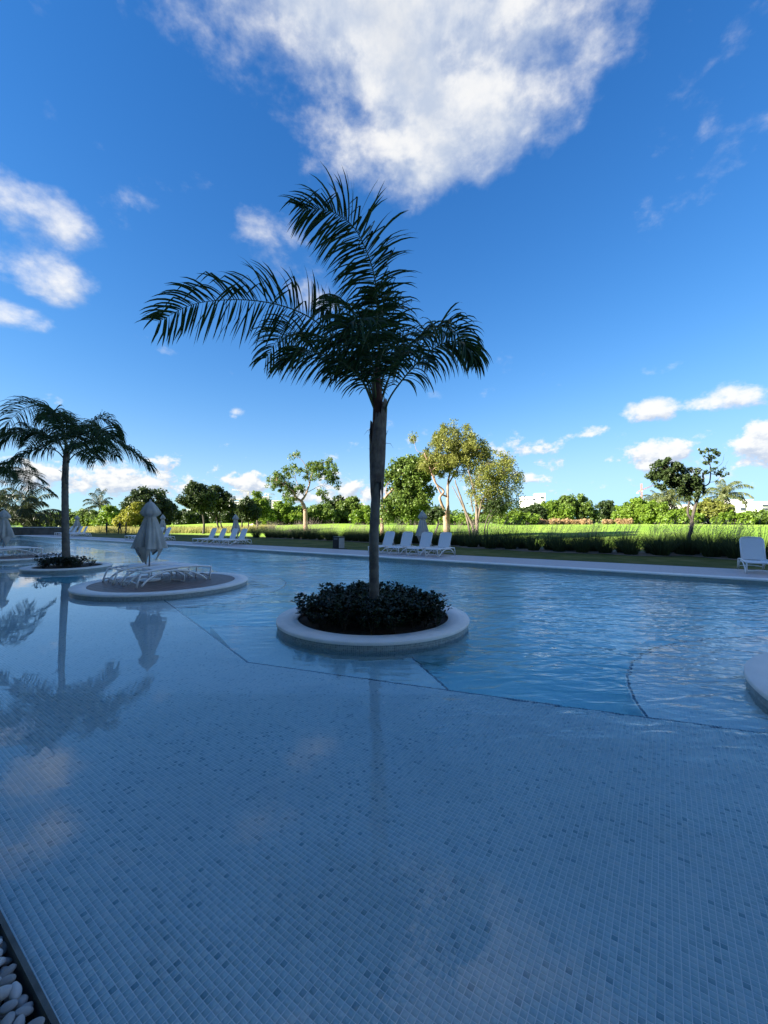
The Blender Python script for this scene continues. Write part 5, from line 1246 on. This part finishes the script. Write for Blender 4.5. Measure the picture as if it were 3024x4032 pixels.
# ------------------------------------------------------------------ low stone wall at the pool end
def wall():
    a, b = Vector((-56, 53.3, 0)), Vector((-41.0, 53.0, 0)); z0 = DECK_Z - .05
    root = empty('stone_wall', (a + b) / 2); ang = math.atan2(b.y - a.y, b.x - a.x); root.rotation_euler = (0, 0, ang); tag(root, 'low grey block wall with pale top at the pool end', 'wall')
    L = (b - a).length; mb = MB().box((0, .04, .50), (L, .30, .98)); mb.build('core', M['wallstone'], root)
    rng = random.Random(2); k = 0
    for r in range(4):
        x = -L / 2 + (.3 if r % 2 else 0)
        while x < L / 2 - .2:
            w = min(rng.uniform(.5, .72), L / 2 - x); MB().box((x + w / 2, -.125 + rng.uniform(-.006, .006), .13 + r * .235), (w - .012, .04, .222)).build('block', M['wallstone'], root); x += w
    MB().box((0, .03, 1.03), (L + .06, .46, .07)).build('cap', M['coping'], root)
    root.location.z = z0
    for i, (dx, lb) in enumerate([(-.2, 'flat stack of white loungers lying on the stone wall terrace'), (-4.0, 'low white lounger lying on the terrace above the stone wall')]):
        o = copy_tree(PRO_FLAT); o.location = root.location + Vector((dx - 1.5, 1.2, .98)); o.rotation_euler = (0, 0, .1 * i + .05); o.scale = (1.2, 1.1, .6); tag(o, lb, 'lounger', 'loungers above the stone wall')
    t = MB().prism([(-60, 53.5), (-41, 53.3), (-43, 57), (-60, 58)], z0 - .2, z0 + .98); tag(t.build('upper_terrace', M['paver']), kind='structure')
wall()

# ------------------------------------------------------------------ distant buildings and cranes
def unfinished_hotel(px0, px1, pyt, Y, label, floors, seed, steps=None):
    p0, p1 = at(px0, pyt, Y), at(px1, pyt, Y); w = p1.x - p0.x; H = p0.z; c = Vector(((p0.x + p1.x) / 2, Y, 0))
    root = empty('unfinished_hotel', c); tag(root, label, 'building', 'hotel blocks under construction beyond the woodland'); fh = H / floors; rng = random.Random(seed)
    MB().box((0, 6, H / 2 - fh * .5), (w - 1.5, 8, H - fh)).build('core', M['void'], root)
    for k in range(floors + 1):
        ww = w * (1 - (.16 if steps and k > floors - 2 else 0)); MB().box((-(w - ww) / 2 * (steps or 0), 3, k * fh), (ww, 14, .55 * fh * .45)).build('floor_slab', M['slab'], root)
    nb = max(4, int(w / 6.5))
    for i in range(nb + 1):
        x = -w / 2 + i * w / nb; hh = H - fh * (steps and i > nb * .7 or 0); MB().box((x * .985, -2.2, hh / 2), (.5, 3.2, hh)).build('column', M['slab'], root)
    for k in range(floors):
        if rng.random() < .8: MB().box((rng.uniform(-.1, .1) * w, -3.9, k * fh + fh * .32), (w * rng.uniform(.6, .95), .25, fh * .35)).build('parapet', M['facade'], root)
    return root
unfinished_hotel(868, 1000, 1966, 430, 'long white hotel block under construction with stacked open floors', 9, 1, 1)
unfinished_hotel(1016, 1062, 1956, 450, 'narrow unfinished concrete tower beside the long white block', 10, 2)
unfinished_hotel(1062, 1112, 1972, 470, 'grey scaffolded block right of the narrow unfinished tower', 9, 3)
unfinished_hotel(735, 800, 2008, 440, 'low pale unfinished block behind the dark flat crowned tree', 5, 4)
def rebar_block():
    p = at(1400, 1984, 330); root = empty('unfinished_block', (p.x, 330, 0)); tag(root, 'white unfinished roof slab with starter bars rising over the belt', 'building')
    MB().box((2, 5, p.z / 2), (11, 10, p.z)).build('wall', M['void'], root); MB().box((2, 5, p.z - .6), (11.6, 10.6, 1.2)).build('roof_slab', M['slab'], root)
    for k in range(7): MB().box((-3.2 + k * 1.6, 1, p.z + 1.4 + .4 * (k % 3)), (.25, .25, 3.4)).build('starter_bar', M['cranegrey'], root)
rebar_block()
def crane(px, py_base, py_top, Y, jib0, jib1, jpy0, jpy1, mat, label):
    b = at(px, py_base, Y); t = at(px, py_top, Y); root = empty('tower_crane', (b.x, Y, 0)); tag(root, label, 'crane', 'tower cranes beyond the woodland'); s = 1.0
    w = Y / F_PX * 4.5
    m = MB(); H = t.z
    for sx in (-1, 1):
        for sy in (-1, 1): m.box((sx * w / 2, sy * w / 2, H / 2), (w * .16, w * .16, H))
    k = int(H / w)
    for i in range(k):
        z0 = i * w; sg = 1 if i % 2 else -1
        for sy in (-1, 1): m.tube([(-sg * w / 2, sy * w / 2, z0), (sg * w / 2, sy * w / 2, z0 + w)], w * .06, 4)
    m.build('mast', mat, root)
    a, c = at(px + jib0, jpy0, Y), at(px + jib1, jpy1, Y); a, c = a - Vector((b.x, Y, 0)), c - Vector((b.x, Y, 0))
    j = MB(); up = Vector((0, 0, w * .8))
    for o in (Vector((0, -w * .35, 0)), Vector((0, w * .35, 0)), up): j.tube([a + o, c + o], w * .09, 4)
    nn = max(4, int((c - a).length / w))
    for i in range(nn):
        p, q = a.lerp(c, i / nn), a.lerp(c, (i + 1) / nn); j.tube([p + Vector((0, -w * .35, 0)), p.lerp(q, .5) + up], w * .05, 4); j.tube([p.lerp(q, .5) + up, q + Vector((0, w * .35, 0))], w * .05, 4)
    j.build('jib', mat, root)
    cw = a if abs(jib0) < abs(jib1) else c; MB().box((cw.x, cw.y, cw.z - w * .6), (w * 1.2, w * 1.1, w * 1.3)).build('counterweight', M['slab'], root)
    MB().box((w * .3, -w * .5, a.lerp(c, .5).z if False else (a.z + (c.z - a.z) * abs(jib0) / (abs(jib0) + abs(jib1))) - w * .6), (w * .9, w * .8, w)).build('cab', M['slab'], root)
crane(976, 1990, 1935, 420, 17, -62, 1939, 1929, M['cranegrey'], 'pale grey tower crane over the long white hotel block')
crane(1056, 1990, 1944, 440, -12, 26, 1944, 1949, M['cranegrey'], 'small pale crane above the narrow unfinished tower')
crane(2527, 2005, 1904, 300, -16, 46, 1938, 1912, M['crane'], 'rust red tower crane rising behind the bright thicket')
def villa(px0, px1, py, Y, label, boxes, wins):
    root = empty('villa', (at((px0 + px1) / 2, py, Y).x, Y, 0)); tag(root, label, 'building', 'white villas beyond the belt'); cx = root.location.x
    for x0, x1, y0, y1, dy in boxes:
        a, b = at(x0, y0, Y), at(x1, y1, Y); MB().box(((a.x + b.x) / 2 - cx, 4 + dy, (a.z + b.z) / 2), (b.x - a.x, 8, a.z - b.z), R(-14)).build('wall', M['facade'], root)
        MB().box(((a.x + b.x) / 2 - cx, 4 + dy, a.z + .12), (b.x - a.x + .4, 8.4, .25), R(-14)).build('roof', M['facade'], root)
    for x0, x1, y0, y1, dy in wins:
        a, b = at(x0, y0, Y), at(x1, y1, Y); f = MB().box(((a.x + b.x) / 2 - cx, dy - .22, (a.z + b.z) / 2), (b.x - a.x, .30, a.z - b.z), R(-14)).build('window', M['facade'], root)
        MB().box(((a.x + b.x) / 2 - cx, dy - .40, (a.z + b.z) / 2), ((b.x - a.x) * .86, .1, (a.z - b.z) * .84), R(-14)).build('pane', M['glass'], f)
villa(2060, 2155, 1960, 190, 'white stepped villa with rooftop box between feathery tree and vine mound', [(2062, 2130, 1957, 2060, 0), (2114, 2150, 1945, 2060, -1.5), (2050, 2100, 1975, 2060, -3)], [(2070, 2082, 1965, 1972, 0), (2120, 2132, 1955, 1962, -1.6), (2096, 2108, 1962, 1970, 0)])
villa(2780, 2990, 1990, 170, 'white villa with balcony under the tall coconut palm', [(2790, 2960, 1990, 2060, 0), (2900, 2985, 1968, 2060, 2)], [(2905, 2925, 1998, 2012, -1), (2935, 2950, 2000, 2014, -1), (2940, 2960, 1975, 1985, 1)])
villa(2980, 3080, 1985, 165, 'flat roofed white villa with dark windows at the belt end', [(2992, 3090, 1976, 2060, 0)], [(2998, 3022, 1985, 1995, 0), (2998, 3022, 2000, 2010, 0)])
villa(2670, 2760, 2000, 175, 'white wall glimpsed under the yellowish coconut palm', [(2660, 2765, 1990, 2060, 0)], [(2690, 2705, 1998, 2010, 0)])

# ------------------------------------------------------------------ the hotel behind the camera that shades the pool
def hotel():
    H, u0, u1, n1 = 22.0, -60.0, 91.0, -9.0
    root = empty('hotel_building', W((u0 + u1) / 2, n1, 0), ROT_U); tag(root, 'long six storey hotel behind the pool terrace casting its shade over the pool', 'building')
    L = u1 - u0                                     # local x = u, local +y = -n
    MB().box((0, 8.0, H / 2 - .2), (L, 12, H)).build('wall', M['facade'], root)
    win = MB().box((0, 0, 0), (2.2, .08, 2.2)).mesh('window'); win.materials.append(M['glass'])
    for k in range(6):
        z = .1 + k * 3.6
        if k: MB().box((0, 1.0, z), (L, 2.0, .28)).build('balcony_slab', M['facade'], root); MB().box((0, .06, z + .60), (L, .06, .95)).build('balustrade', M['glass'], root)
        for i in range(34):
            o = link('window', win, root); o.location = (-L / 2 + 2.2 + i * 4.1, 1.97, z + 1.4)
    t = MB().prism(uv_poly([(u0, -9.0), (u0, -.4), (u1, -.4), (u1, -9.0)]), -.4, -.01); tag(t.build('terrace', M['paver']), kind='structure')
hotel()
